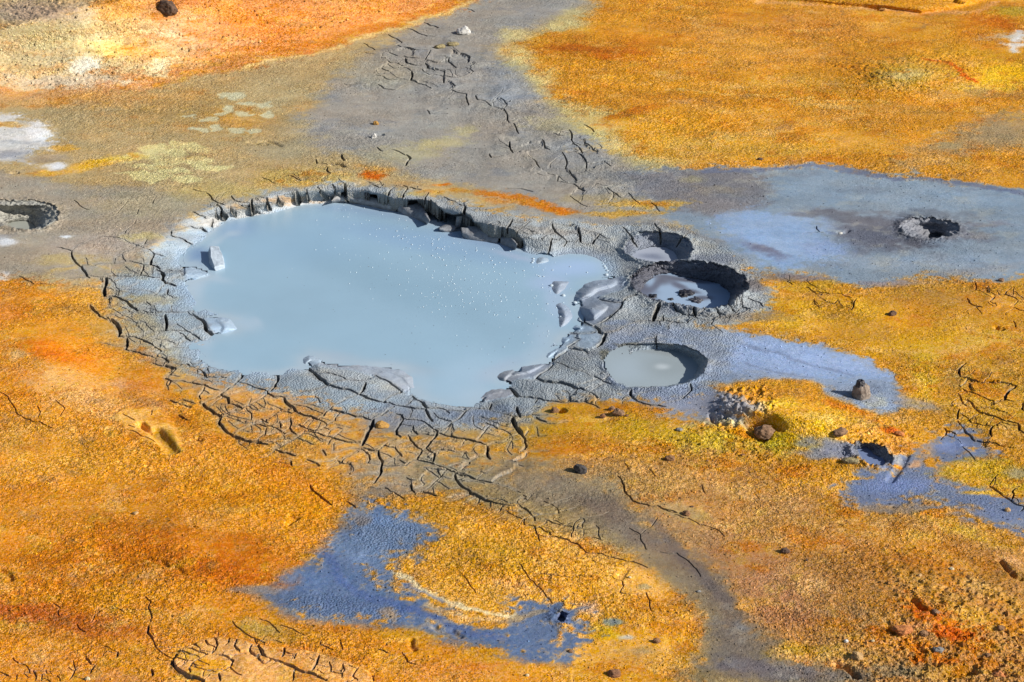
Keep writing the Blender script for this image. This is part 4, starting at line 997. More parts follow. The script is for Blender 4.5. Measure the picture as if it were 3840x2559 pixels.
# shore: pale wet skin of mud near the water, on the lumps and at the brinks
shore_m = np.where(sm < 9, sstep(.11, .0, sm + MED * .02) * (sm > -.02), 0)
shore_m = np.maximum(shore_m, lump_m * .9)[..., None]
COL = COL * (1 - shore_m) + np.array((168, 184, 200), np.float32) * shore_m
for (x, y, rx, ry) in ((700, 470, 120, 14), (560, 490, 60, 12), (480, 515, 30, 14)):
    ell(x, y, rx, ry, (214, 206, 196), .6, gran=.9)
ell(660, 462, 70, 8, (206, 150, 96), .6, gran=1)
ell(465, 790, 16, 12, (214, 190, 164), .7, gran=.8)
ell(1090, 525, 70, 20, (140, 144, 150), .6)
ell(1340, 590, 60, 16, (136, 140, 150), .5)
lump_c = {2: (154, 160, 172), 3: (156, 162, 174), 4: (158, 164, 176), 5: (150, 156, 168), 16: (162, 166, 174), 12: (150, 154, 164), 13: (150, 152, 158), 14: (160, 158, 162)}
for k, c in lump_c.items():
    m = ((lump_of == k) * .8)[..., None]
    COL = COL * (1 - m) + np.array(c, np.float32) * m
# walls of the pots, each its own mud
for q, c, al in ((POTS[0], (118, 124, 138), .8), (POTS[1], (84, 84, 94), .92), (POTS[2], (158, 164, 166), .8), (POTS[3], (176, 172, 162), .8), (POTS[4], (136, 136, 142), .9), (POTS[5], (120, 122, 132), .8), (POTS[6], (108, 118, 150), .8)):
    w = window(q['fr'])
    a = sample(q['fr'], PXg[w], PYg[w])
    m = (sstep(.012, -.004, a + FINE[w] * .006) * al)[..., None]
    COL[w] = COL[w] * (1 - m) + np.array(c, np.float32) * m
ell(1120 / 1, 0, 1, 1, (0, 0, 0), 0)
# pot 2: dark wet collar outside its back rim; brown collar at the right
ell(1660, 655 - 20, 110, 12, (112, 116, 126), .7)
ell(1570, 640 - 30, 40, 16, (120, 126, 138), .7)
ell(1735, 655, 26, 16, (106, 98, 98), .8)
ell(1640, 600, 70, 10, (120, 128, 146), .6)
ell(1700, 730, 110, 12, (150, 130, 108), .7, gran=.9)
ell(1560, 715, 70, 14, (142, 144, 152), .7)
apron = sample(sdf_poly(U('150,560 400,505 470,465 780,395 1060,440 1200,490 1560,490 1740,620 1770,680 1740,760 1670,890 1500,945 1300,960 1290,1060 1200,1150 1000,1150 860,1100 700,1060 500,1020 380,920 280,820 190,720 150,640'), 200), PXW, PYW)
g = (np.clip(halo * (.9 + FINE * .8), 0, 1) * .5 * sstep(.1, -.1, apron))[..., None]
COL = COL * (1 - g) + np.array((146, 144, 142), np.float32) * g
CRACK_RGB = np.array((142, 137, 128), np.float32)

ALB = lin(np.clip(COL, 0, 255) / 255.0) / ILLUM
ALB *= VAR[..., None] * (1 + .06 * sstep(40, 100, SAT))[..., None]
ALB[..., 1] *= 1 - .02 * sstep(50, 100, SAT) * (COL[..., 0] > COL[..., 2])
ALB[..., 2] *= 1 - .12 * sstep(95, 145, SAT) * (COL[..., 0] > COL[..., 2])
ALB[..., 0] *= 1 + WARM; ALB[..., 2] *= 1 - WARM
ALB = np.clip(ALB, 0.01, 0.9)

# masks for the shader: wet, bead, rough
blue_k = sstep(-6, 18, COL[..., 2] - COL[..., 0])                 # bluish mud is damp
bead = np.zeros(X0.shape, np.float32)


def maskpoly(pts, soft, v, arr):
    f = sdf_poly(pts, 120); w = window(f)
    s_ = sample(f, PXW[w], PYW[w])
    arr[w] = np.maximum(arr[w], sstep(soft, -soft, s_) * v)


maskpoly(RING, .05, 1.0, bead)
maskpoly(U('1600,760 1700,770 1650,890 1560,920 1400,900 1400,780'), .05, 1, bead)
maskpoly(P('31', '800,80 1340,60 1560,240 1350,390 1150,480 950,400 800,250'), .05, .9, bead)
maskpoly(P('31', '200,800 600,750 1400,900 1300,1060 500,1020'), .05, .8, bead)
maskpoly(U('1930,1130 2100,1060 2300,1150 2353,1200 2100,1150'), .05, .5, bead)
maskpoly(U('1870,890 2020,890 2080,950 1900,930'), .05, .7, bead)
bead *= (1 - lump_m * .9) * (SAT < 60)
roughm = np.full(X0.shape, .45, np.float32)
roughm += .55 * sstep(40, 110, SAT)
roughm *= (1 - .75 * shore_m[..., 0]) * (1 - .55 * blue_k)
roughm = np.clip(roughm + pot_rough * 60, 0, 1.3)
smooth_p = np.zeros(X0.shape, np.float32)
maskpoly(FOOT, .03, 1, smooth_p)
maskpoly(P('30', '1540,1370 1620,1260 1800,1190 1950,1150 2110,1170 2240,1215 2353,1240') + P('31', '100,1230 400,1270 700,1330 1000,1460 1100,1600 300,1620') + P('30', '1900,1600 1600,1490 1530,1440'), .04, .8, smooth_p)
maskpoly(U('1625,505 1700,490 1790,488 1880,492 1900,560 1840,612 1750,610 1690,585'), .06, .8, smooth_p)
roughm *= 1 - .7 * smooth_p
roughm *= np.clip(.8 + 1.5 * fbm(X0 * 1.6, Y0 * 2.4, 4, 111, .6), .25, 1.5)

# ------------------------------------------------------------------ small relief
R1 = fbm(X0 * 9, Y0 * 9, 4, 71, .6)
R2 = fbm(X0 * 42, Y0 * 42, 3, 73, .7)
dz = R1 * 0.006 * (.12 + roughm) + R2 * 0.0045 * roughm
# clods: sharp little lumps where the ground is stained and crumbly
crumb = np.zeros(X0.shape, np.float32)
maskpoly(U('2000,1280 2353,1340 2700,1500 2700,1700 1900,1700 1990,1500 2080,1400'), .2, 1.0, crumb)
maskpoly(U('-460,-190 1100,-190 900,30 700,90 430,165 200,195 -460,195'), .15, 1.0, crumb)
maskpoly(U('1500,1000 1640,960 1780,990 1760,1060 1600,1050'), .1, .7, crumb)
maskpoly(U('1640,890 1740,880 1780,930 1750,1000 1640,980'), .05, 1.6, crumb)
maskpoly(U('1930,970 2080,980 2060,1080 1900,1060'), .08, .7, crumb)
maskpoly(U('1880,140 2230,120 2260,200 2000,215'), .15, .8, crumb)
cl = np.abs(fbm(X0 * 20, Y0 * 20, 3, 81, .6))
dz += crumb * (0.016 * (0.25 - np.minimum(cl, .5)) + R2 * .007)
dz += pot_rough * 1.6 * (1 - 2 * np.abs(fbm(X0 * 30, Y0 * 22, 3, 91, .65)))
# ripples of the outflow and the folds of the mud skins on the lumps
dz += lump_m * (.004 * fbm(X0 * 10 + Y0 * 4, Y0 * 24, 3, 95) + .0015 * R2)
dz *= np.where(water_m, 0, 1) * (0.25 + .75 * np.where(sm < 9, sstep(-.01, .12, sm), 1)) if False else np.where(water_m, 0, 1)
fl_ = np.zeros(X0.shape, np.float32)
maskpoly(FLOW, .05, 1, fl_)
dz += fl_ * .006 * (.5 - np.abs(fbm(X0 * 12, Y0 * 12, 4, 97, .65))) 
# footprint: raised skin, trodden groove
f = sdf_poly(FOOT, 60); w = window(f)
sF = sample(f, PXs[w], PYs[w])
dz[w] += 0.008 * sstep(.02, -.02, sF)

f = sdf_poly(PAN, 60); w = window(f)
dz[w] += 0.014 * sstep(.012, -.012, sample(f, PXs[w], PYs[w]))


def groove(pts, width, depth, p=2.0):
    px = np.array([a for a, _ in pts]); py = np.array([b for _, b in pts])
    wx, wy, _ = to_world(px, py)
    pad = width / MPP * 2.2
    j0, j1 = np.searchsorted(GY, py.min() - pad), np.searchsorted(GY, py.max() + pad)
    i0, i1 = np.searchsorted(GX, px.min() - pad), np.searchsorted(GX, px.max() + pad)
    w = (slice(j0, j1), slice(i0, i1))
    best = np.full(X0[w].shape, 1e9, np.float32)
    for k in range(len(pts) - 1):
        ex, ey = wx[k + 1] - wx[k], wy[k + 1] - wy[k]
        L = ex * ex + ey * ey + 1e-12
        t = np.clip(((X0[w] - wx[k]) * ex + (Y0[w] - wy[k]) * ey) / L, 0, 1)
        best = np.minimum(best, (X0[w] - wx[k] - t * ex) ** 2 + (Y0[w] - wy[k] - t * ey) ** 2)
    d = np.sqrt(best) / width + MED[w] * .25
    dz[w] -= depth * np.exp(-np.maximum(d, 0) ** (2 * p) / 1.0)


groove(P('20', '1370,800 1440,880 1520,970'), .034, .028)
groove(P('20', '1240,740 1300,790'), .02, .03)
groove(P('22', '478,605 488,612'), .022, .05)                 # the hole beside the clod
groove(P('22', '2180,700 2200,780 2240,830'), .05, .03)
groove(P('23', '0,690 120,680 180,760'), .035, .045)
groove(P('01', '1095,1190 1125,1190'), .02, .03)
groove(P('32', '1000,620 1040,560'), .02, .01)
groove(P('23', '1310,1010 1250,1120 1170,1230'), .02, .012)
groove(P('00', '110,1528 150,1528'), .012, .03)
groove(P('03', '700,12 850,35 1000,65 1090,90'), .02, .04)
groove(P('03', '1600,-2 1720,2 1790,20'), .03, .05)
groove(U('2160,1555 2230,1540'), .03, .03)
# scarps: low broken steps of crust
for pts, d in ((P('33', '1225,270 1260,320 1330,360'), .03), (P('33', '780,470 840,515'), .03), (P('33', '400,790 470,830 500,860'), .04), (P('33', '660,605 700,640'), .03), (P('33', '800,700 840,740'), .02), (P('33', '1190,820 1240,850'), .03),
               (P('30', '0,560 60,580 90,650'), .02), (P('31', '330,80 380,100 300,150'), .02), (P('20', '1700,860 1760,870'), .02), (P('31', '1390,1180 1420,1260'), .02), (P('31', '1600,1075 1750,1100 1820,1150'), .014),
               (P('00', '1560,250 1700,270'), .02), (P('00', '900,200 940,300'), .015), (P('22', '1810,650 1840,720'), .04), (P('22', '1850,690 1960,650'), .03), (P('22', '2060,600 2160,640'), .03),
               (P('23', '830,890 960,880 1060,900'), .03), (P('23', '1250,800 1350,830'), .02), (P('13', '2110,1380 2160,1400'), .03), (P('00', '2200,1255 2353,1275'), .018), (P('01', '0,1265 240,1290'), .018),
               (P('01', '690,1460 760,1450 800,1470'), .03), (P('30', '1300,450 1480,530 1600,570'), .014), (P('13', '720,545 800,530'), .02)):
    groove(ragged(pts, .25), .013, d * .8, 1.2)

# ------------------------------------------------------------------ plates: basins between the cracks
LS = 4.0
LX0, LY0 = 0.0, 0.0
LW, LH = int(PW / LS) + 1, int(PH / LS) + 1
gi = np.clip(np.searchsorted(GX, np.arange(LW) * LS), 0, NX - 1)
gj = np.clip(np.searchsorted(GY, np.arange(LH) * LS), 0, NY - 1)
wall = (CRKB[np.ix_(gj, gi)] > .25)
for (ax, ay, bx, by, wpx) in segs:                               # be sure thin cracks are walls too
    n = int(max(abs(bx - ax), abs(by - ay)) / 3) + 2
    xs = np.clip((np.linspace(ax, bx, n) / LS).astype(int), 0, LW - 1); ys = np.clip((np.linspace(ay, by, n) / LS).astype(int), 0, LH - 1)
    wall[ys, xs] = True
wet_l = (water_m | (sm < .0))[np.ix_(gj, gi)]
D = np.where(wall, 0, 60.0).astype(np.float32)
for it in range(45):
    m = D.copy()
    for sx, sy, c in ((1, 0, 1), (-1, 0, 1), (0, 1, 2.0), (0, -1, 2.0), (1, 1, 2.24), (-1, -1, 2.24), (1, -1, 2.24), (-1, 1, 2.24)):
        m = np.minimum(m, np.roll(D, (sy, sx), (0, 1)) + c)
    if np.abs(m - D).max() == 0:
        break
    D = m
D += (vnoise(*np.meshgrid(np.arange(LW) * .9, np.arange(LH) * .9)) * .01)
idx = np.arange(LW * LH).reshape(LH, LW)
best = D.copy(); ptr = idx.copy()
for sy in (-2, -1, 0, 1, 2):
    for sx in (-3, -2, -1, 0, 1, 2, 3):
        v = np.roll(D, (sy, sx), (0, 1)); b = v > best
        best[b] = v[b]; ptr[b] = np.roll(idx, (sy, sx), (0, 1))[b]
ptr = ptr.ravel()
for it in range(14):
    ptr = ptr[ptr]
roots, lab = np.unique(ptr, return_inverse=True)
lab = lab.reshape(LH, LW)
peak = D.ravel()[roots]
pairs = {}
for sx, sy in ((1, 0), (0, 1)):
    a = lab[:LH - sy, :LW - sx].ravel(); b = lab[sy:, sx:].ravel()
    sd_ = np.minimum(D[:LH - sy, :LW - sx], D[sy:, sx:]).ravel()
    k = a != b
    for p_, q_, v_ in zip(np.minimum(a[k], b[k]).tolist(), np.maximum(a[k], b[k]).tolist(), sd_[k].tolist()):
        if v_ > pairs.get((p_, q_), -1):
            pairs[(p_, q_)] = v_
par = list(range(len(roots)))


def find(a):
    while par[a] != a:
        par[a] = par[par[a]]; a = par[a]
    return a


pk = peak.tolist()
for (a, b), v in sorted(pairs.items(), key=lambda t: -t[1]):
    ra, rb = find(a), find(b)
    if ra != rb and v > .62 * min(pk[ra], pk[rb]):
        if pk[ra] < pk[rb]:
            ra, rb = rb, ra
        par[rb] = ra
lab = np.array([find(a) for a in range(len(roots))])[lab]
zone = np.zeros((LH, LW), bool)
QX, QY = np.meshgrid(np.arange(LW) * LS, np.arange(LH) * LS)
ZONES = [U('150,560 400,505 470,465 780,395 1060,440 1200,490 1560,490 1610,560 1740,620 1770,680 1740,760 1660,800 1670,890 1500,945 1300,960 1290,1060 1330,1130 1500,1190 1400,1260 1120,1180 1000,1180 860,1120 700,1080 500,1020 380,900 280,820 190,720 150,640'),
         U('860,110 1000,70 1100,60 1200,120 1290,260 1400,330 1500,440 1400,480 1150,420 1000,330 850,300 800,200'),
         U('2130,820 2353,830 2353,1200 2200,1110 2120,1050 2160,930'), U('385,1480 560,1445 760,1500 1100,1590 400,1590'),
         U('2180,640 2353,640 2353,740 2200,730'), U('0,1490 340,1480 350,1590 0,1590'), U('1860,640 2020,680 2010,760 1860,740')]
for z in ZONES:
    zone |= sample(sdf_poly(z, 20), QX, QY) < 0
lab = np.where(zone & ~wet_l, lab + 1, 0)
ids, inv, cnt = np.unique(lab, return_inverse=True, return_counts=True)
order = np.argsort(-cnt)
keep = [i for i in order if ids[i] != 0 and cnt[i] > 45][:270]
mp = np.zeros(len(ids), np.int32)
for n, i in enumerate(keep):
    mp[i] = n + 1
lab = mp[inv].reshape(LH, LW)
NPL = len(keep)
inside = (PXg >= 0) & (PXg <= PW) & (PYg >= 0) & (PYg <= PH)
LI = np.clip((PXg / LS + .5).astype(int), 0, LW - 1); LJ = np.clip((PYg / LS + .5).astype(int), 0, LH - 1)
GL = np.where(inside, lab[LJ, LI], 0).astype(np.int32)
GL = np.where(lump_of > 0, NPL + lump_of, GL)
# each plate has dried to its own height, tilt and curl
dist_m = np.where(inside, D[LJ, LI], 60) * LS * MPP
area = {}
off = np.zeros(NPL + len(LUMPS) + 2, np.float32); tx = off.copy(); ty = off.copy(); cxm = off.copy(); cym = off.copy()
for k in range(1, NPL + 1):
    off[k] = random.gauss(0, .002); tx[k] = random.gauss(0, .022); ty[k] = random.gauss(0, .022)
cn = np.bincount(GL.ravel(), minlength=len(off)) + 1e-6
cxm = np.bincount(GL.ravel(), X0.ravel(), minlength=len(off)) / cn
cym = np.bincount(GL.ravel(), Y0.ravel(), minlength=len(off)) / cn
edge_f = sstep(0.0, .02, dist_m)
zf_ = np.zeros(X0.shape, np.float32)
for z in ZONES:
    zf_ = np.maximum(zf_, sstep(0, .2, -sample(sdf_poly(z, 20), PXg, PYg)))
tilt = zf_ * np.clip(off[GL] + tx[GL] * (X0 - cxm[GL]) + ty[GL] * (Y0 - cym[GL]), -.008, .008)
isolate = np.clip(dist_m / .03, 0, 1)
fade = np.where((GL > 0) & (GL <= NPL), 1.0, 0.0)
# curl: rims of the plates stand up a little
curl = 0.0010 * np.exp(-(dist_m / .035) ** 2) * fade * zf_
dz += curl + tilt * fade * np.exp(-(dist_m / .04) ** 2)
ZW = H + dz
PTS = np.stack([XW, YW, ZW], -1)

# normals of the whole surface, shared by the pieces cut from it
du = np.empty_like(PTS); dv = np.empty_like(PTS)
du[:, 1:-1] = PTS[:, 2:] - PTS[:, :-2]; du[:, 0] = PTS[:, 1] - PTS[:, 0]; du[:, -1] = PTS[:, -1] - PTS[:, -2]
dv[1:-1] = PTS[:-2] - PTS[2:]; dv[0] = PTS[0] - PTS[1]; dv[-1] = PTS[-2] - PTS[-1]
NRM = np.cross(du, dv)
NRM /= np.linalg.norm(NRM, axis=-1, keepdims=True) + 1e-12

MASK = np.zeros(X0.shape + (4,), np.float32)
wetv = np.clip(.15 + .55 * blue_k + .5 * shore_m[..., 0] + .8 * pot_in, 0, 1)
MASK[..., 0] = wetv; MASK[..., 1] = bead; MASK[..., 2] = np.clip(roughm, 0, 1); MASK[..., 3] = 1


# ------------------------------------------------------------------ materials
def new_mat(name):
    m = bpy.data.materials.new(name); m.use_nodes = True
    nt = m.node_tree; nt.nodes.clear()
    out = nt.nodes.new('ShaderNodeOutputMaterial'); b = nt.nodes.new('ShaderNodeBsdfPrincipled')
    nt.links.new(b.outputs[0], out.inputs[0])
    return m, nt, b


def nd(nt, t, **kw):
    n = nt.nodes.new('ShaderNode' + t)
    for k, v in kw.items():
        if hasattr(n, k):
            setattr(n, k, v)
        else:
            n.inputs[k].default_value = v
    return n


def mathn(nt, op, a, b=None, c=None):
    n = nt.nodes.new('ShaderNodeMath'); n.operation = op
    for i, v in enumerate((a, b, c)):
        if v is None:
            continue
        if isinstance(v, (int, float)):
            n.inputs[i].default_value = v
        else:
            nt.links.new(v, n.inputs[i])
    return n.outputs[0]


def vnode(nt, scale, pos, detail=3, rough=.6):
    n = nt.nodes.new('ShaderNodeTexNoise')
    n.inputs['Scale'].default_value = scale; n.inputs['Detail'].default_value = detail; n.inputs['Roughness'].default_value = rough
    nt.links.new(pos, n.inputs['Vector'])
    return n.outputs['Fac']


def mud_material():
    m, nt, b = new_mat('mud')
    L = nt.links
    geo = nt.nodes.new('ShaderNodeNewGeometry'); pos = geo.outputs['Position']
    col = nt.nodes.new('ShaderNodeAttribute'); col.attribute_name = 'Col'
    msk = nt.nodes.new('ShaderNodeAttribute'); msk.attribute_name = 'Mask'
    sep = nt.nodes.new('ShaderNodeSeparateColor'); L.new(msk.outputs['Color'], sep.inputs[0])
    wet, bd, rg = sep.outputs[0], sep.outputs[1], sep.outputs[2]
    n1 = vnode(nt, 150, pos, 3, .7)
    n2 = vnode(nt, 48, pos, 3, .65)
    n3 = vnode(nt, 420, pos, 2, .6)
    # stain speckle
    gr = nt.nodes.new('ShaderNodeTexVoronoi'); gr.feature = 'F1'; gr.inputs['Scale'].default_value = 125
    L.new(pos, gr.inputs['Vector'])
    gr2 = nt.nodes.new('ShaderNodeTexVoronoi'); gr2.feature = 'F1'; gr2.inputs['Scale'].default_value = 58
    L.new(pos, gr2.inputs['Vector'])
    gsep = nt.nodes.new('ShaderNodeSeparateColor'); L.new(gr.outputs['Color'], gsep.inputs[0])
    f1 = nd(nt, 'MapRange'); L.new(gsep.outputs[0], f1.inputs['Value'])
    f1.inputs['From Min'].default_value = 0; f1.inputs['From Max'].default_value = 1; f1.inputs['To Min'].default_value = -1; f1.inputs['To Max'].default_value = 1
    f2 = nd(nt, 'MapRange'); L.new(n2, f2.inputs['Value'])
    f2.inputs['From Min'].default_value = .3; f2.inputs['From Max'].default_value = .7; f2.inputs['To Min'].default_value = -1; f2.inputs['To Max'].default_value = 1
    dk = nd(nt, 'MapRange'); L.new(vnode(nt, 115, pos, 4, .75), dk.inputs['Value'])
    dk.inputs['From Min'].default_value = .36; dk.inputs['From Max'].default_value = .50; dk.inputs['To Min'].default_value = 1; dk.inputs['To Max'].default_value = 0
    amp = mathn(nt, 'MULTIPLY_ADD', rg, .24, .03)
    sp = mathn(nt, 'MULTIPLY_ADD', f1.outputs[0], amp, 1.0)
    ampd = mathn(nt, 'MULTIPLY_ADD', rg, -.52, -.04)
    dkm = mathn(nt, 'MULTIPLY_ADD', dk.outputs[0], ampd, 1.06)
    sp = mathn(nt, 'MULTIPLY', sp, dkm)
    amp2 = mathn(nt, 'MULTIPLY_ADD', rg, .12, .03)
    sp2 = mathn(nt, 'MULTIPLY_ADD', f2.outputs[0], amp2, 1.0)
    spk = mathn(nt, 'MULTIPLY', sp, sp2)
    mul = nt.nodes.new('ShaderNodeVectorMath'); mul.operation = 'SCALE'
    L.new(col.outputs['Color'], mul.inputs[0]); L.new(spk, mul.inputs['Scale'])
    hs = nt.nodes.new('ShaderNodeHueSaturation')
    L.new(mul.outputs[0], hs.inputs['Color'])
    hue = mathn(nt, 'MULTIPLY_ADD', f2.outputs[0], .008, .5)
    L.new(hue, hs.inputs['Hue'])
    sat = mathn(nt, 'MULTIPLY_ADD', f1.outputs[0], -.10, 1.08)
    L.new(sat, hs.inputs['Saturation'])
    L.new(hs.outputs[0], b.inputs['Base Color'])
    rr = mathn(nt, 'MULTIPLY_ADD', wet, -.42, .9)
    L.new(rr, b.inputs['Roughness'])
    L.new(mathn(nt, 'MULTIPLY_ADD', wet, .4, .08), b.inputs['Specular IOR Level'])
    # relief
    vo = nt.nodes.new('ShaderNodeTexVoronoi'); vo.feature = 'F1'; vo.inputs['Scale'].default_value = 95
    L.new(pos, vo.inputs['Vector'])
    bdh = mathn(nt, 'SUBTRACT', .6, vo.outputs['Distance'])
    bdh = mathn(nt, 'MULTIPLY', bdh, bd)
    g1 = mathn(nt, 'SUBTRACT', .7, gr.outputs['Distance'])
    g2 = mathn(nt, 'SUBTRACT', .7, gr2.outputs['Distance'])
    g2 = mathn(nt, 'MULTIPLY', g2, n2)
    gg = mathn(nt, 'MULTIPLY_ADD', g2, 2.2, g1)
    gg = mathn(nt, 'MULTIPLY_ADD', n1, .5, gg)
    h1 = mathn(nt, 'MULTIPLY', gg, rg)
    h1 = mathn(nt, 'MULTIPLY', h1, .75)
    h2 = mathn(nt, 'MULTIPLY', n3, .35)
    hh = mathn(nt, 'ADD', h1, h2)
    hh = mathn(nt, 'MULTIPLY_ADD', bdh, 1.0, hh)
    n4 = mathn(nt, 'MULTIPLY', n2, rg)
    hh = mathn(nt, 'MULTIPLY_ADD', n4, .7, hh)
    bump = nt.nodes.new('ShaderNodeBump'); bump.inputs['Strength'].default_value = 1.0
    bump.inputs['Distance'].default_value = .0065
    L.new(hh, bump.inputs['Height'])
    L.new(bump.outputs[0], b.inputs['Normal'])
    return m


MUD = mud_material()


# ------------------------------------------------------------------ mesh builders
def mesh_from(name, verts, faces, mat, col=None, mask=None, nrm=None, smooth=True):
    me = bpy.data.meshes.new(name)
    nv, nf = len(verts), len(faces)
    k = faces.shape[1]
    me.vertices.add(nv); me.vertices.foreach_set('co', verts.astype(np.float32).ravel())
    me.loops.add(nf * k); me.loops.foreach_set('vertex_index', faces.astype(np.int32).ravel())
    me.polygons.add(nf); me.polygons.foreach_set('loop_start', np.arange(0, nf * k, k, dtype=np.int32))
    me.polygons.foreach_set('loop_total', np.full(nf, k, np.int32))
    me.update(calc_edges=True)
    me.polygons.foreach_set('use_smooth', np.full(nf, smooth))
    for nm, a in (('Col', col), ('Mask', mask)):
        if a is not None:
            at = me.color_attributes.new(nm, 'FLOAT_COLOR', 'POINT')
            if a.shape[1] == 3:
                a = np.concatenate([a, np.ones((nv, 1), np.float32)], 1)
            at.data.foreach_set('color', a.astype(np.float32).ravel())
    if nrm is not None:
        me.normals_split_custom_set_from_vertices(nrm.astype(np.float32))
    me.materials.append(mat)
    return me


def link(name, me, parent=None, **props):
    o = bpy.data.objects.new(name, me); C.objects.link(o)
    if parent:
        o.parent = parent
    for k, v in props.items():
        o[k] = v
    return o


vid = np.arange(NX * NY).reshape(NY, NX)
PV = PTS.reshape(-1, 3).astype(np.float32); NV = NRM.reshape(-1, 3).astype(np.float32); CV = ALB.reshape(-1, 3).astype(np.float32); MV = MASK.reshape(-1, 4)
Q = np.stack([vid[1:, :-1], vid[1:, 1:], vid[:-1, 1:], vid[:-1, :-1]], -1).reshape(-1, 4)
deep = ((sm < -.10) & (lump_m <= 0))
deep = (deep[:-1, :-1] & deep[1:, 1:] & deep[1:, :-1] & deep[:-1, 1:])
W_ = len(FX)
has = np.zeros((NY - 1, NX - 1), bool)
for a_ in range(SUB + 1):
    for b_ in range(SUB + 1):
        has |= DEPTH[a_:a_ + (NY - 1) * SUB:SUB, b_:b_ + (NX - 1) * SUB:SUB][:NY - 1, :NX - 1] > 1e-5
fj, fi = np.nonzero(has)
cells = []
for a_ in range(SUB):
    for b_ in range(SUB):
        r_ = fj * SUB + a_; c_ = fi * SUB + b_
        cells.append(np.stack([(r_ + 1) * W_ + c_, (r_ + 1) * W_ + c_ + 1, r_ * W_ + c_ + 1, r_ * W_ + c_], -1))
QF = np.concatenate(cells)
uf, invf = np.unique(QF.ravel(), return_inverse=True)
QF = invf.reshape(-1, 4)
rr, cc_ = uf // W_, uf % W_
j = np.minimum(rr // SUB, NY - 2); i = np.minimum(cc_ // SUB, NX - 2)
fy = ((rr - j * SUB) / SUB)[:, None].astype(np.float32); fx = ((cc_ - i * SUB) / SUB)[:, None].astype(np.float32)
k00 = j * NX + i
mixf = lambda A: (A[k00] * (1 - fx) + A[k00 + 1] * fx) * (1 - fy) + (A[k00 + NX] * (1 - fx) + A[k00 + NX + 1] * fx) * fy
PF, NF, CF, MF = mixf(PV), mixf(NV), mixf(CV), mixf(MV)
dF = DEPTH[rr, cc_]
PF[:, 2] -= dF
cl_ = np.clip
ra, rb = cl_(rr - 1, 0, len(FY) - 1), cl_(rr + 1, 0, len(FY) - 1); ca, cb_ = cl_(cc_ - 1, 0, W_ - 1), cl_(cc_ + 1, 0, W_ - 1)
xa, ya, _ = to_world(FX[ca], FY[rr]); xb, yb, _ = to_world(FX[cb_], FY[rr])
gx_ = (DEPTH[rr, cb_] - DEPTH[rr, ca]) / (xb - xa)
xa, ya, _ = to_world(FX[cc_], FY[ra]); xb, yb, _ = to_world(FX[cc_], FY[rb])
gy_ = (DEPTH[rb, cc_] - DEPTH[ra, cc_]) / (yb - ya)
NF = NF / np.maximum(NF[:, 2:3], .15)
NF[:, 0] += gx_ * .8; NF[:, 1] += gy_ * .8
NF /= np.linalg.norm(NF, axis=1, keepdims=True)
inner = (CRK[rr, cc_] * sstep(0.0, .006, dF) * .85)[:, None]
CF = CF * (1 - inner) + (lin(CRACK_RGB / 255) / ILLUM).astype(np.float32) * inner
# labels of the fine cells straight from the plate map
nb = len(PV)
fcx = FX[cc_]; fcy = FY[rr]
qx_ = fcx[QF].mean(1); qy_ = fcy[QF].mean(1)
LF = lab[np.clip((qy_ / LS + .5).astype(int), 0, LH - 1), np.clip((qx_ / LS + .5).astype(int), 0, LW - 1)]
LF = np.where((qx_ >= 0) & (qx_ <= PW) & (qy_ >= 0) & (qy_ <= PH), LF, 0)
baseL = np.tile(GL[:-1, :-1][has], SUB * SUB)
LF = np.where(baseL > NPL, baseL, LF)
keepq = ~(deep | has).ravel()
Q = np.concatenate([Q[keepq], QF + nb])
FL = np.concatenate([GL[:-1, :-1].ravel()[keepq], LF])
PV = np.concatenate([PV, PF]); NV = np.concatenate([NV, NF]); CV = np.concatenate([CV, CF]); MV = np.concatenate([MV, MF])
o_ = np.argsort(FL, kind='stable'); FLs = FL[o_]; Qs = Q[o_]
cuts = np.searchsorted(FLs, np.arange(FLs.max() + 2))


def piece(name, fq, parent, **props):
    used, invv = np.unique(fq.ravel(), return_inverse=True)
    me = mesh_from(name, PV[used], invv.reshape(-1, 4), MUD, CV[used], MV[used], NV[used])
    return link(name, me, parent, **props)


ground = piece('ground', Qs[cuts[0]:cuts[1]], None, kind='structure')
nplates = 0
for k in range(1, len(cuts) - 1):
    a, b = cuts[k], cuts[k + 1]
    if b - a < 6:
        continue
    piece('mud_plate' if k <= NPL else 'mud_lump', Qs[a:b], ground)
    nplates += 1
print('plates', nplates, 'quads', len(Q), 'fine', len(QF))

# the country beyond the surveyed sheet, out to the horizon
loop = np.concatenate([vid[0, :-1], vid[:-1, -1], vid[-1, :0:-1], vid[:0:-1, 0]])[::6]
lp = PV[loop]; lc = CV[loop]
rings = [lp]; cols = [lc]
cen = np.array([lp[:, 0].mean(), 4.0, 0])
for sc, zf in ((1.12, .7), (1.5, .4), (2.5, .2), (6, 0), (20, 0), (90, 0)):
    q = cen + (lp - cen) * sc
    q[:, 2] = lp[:, 2] * zf + (0 if sc > 5 else .04 * np.sin(np.arange(len(lp)) * .13))
    rings.append(q); cols.append(lc * (1 - min(1, sc / 6)) + np.array((.42, .24, .09)) * min(1, sc / 6))
V = np.concatenate(rings); Cc = np.concatenate(cols); n = len(lp)
F = []
for r in range(len(rings) - 1):
    for i in range(n):
        j = (i + 1) % n
        F.append((r * n + i, r * n + j, (r + 1) * n + j, (r + 1) * n + i))
far_mask = np.tile(np.array([.15, 0, .9, 1], np.float32), (len(V), 1))
link('terrain', mesh_from('terrain', V, np.array(F), MUD, Cc, far_mask), kind='structure')


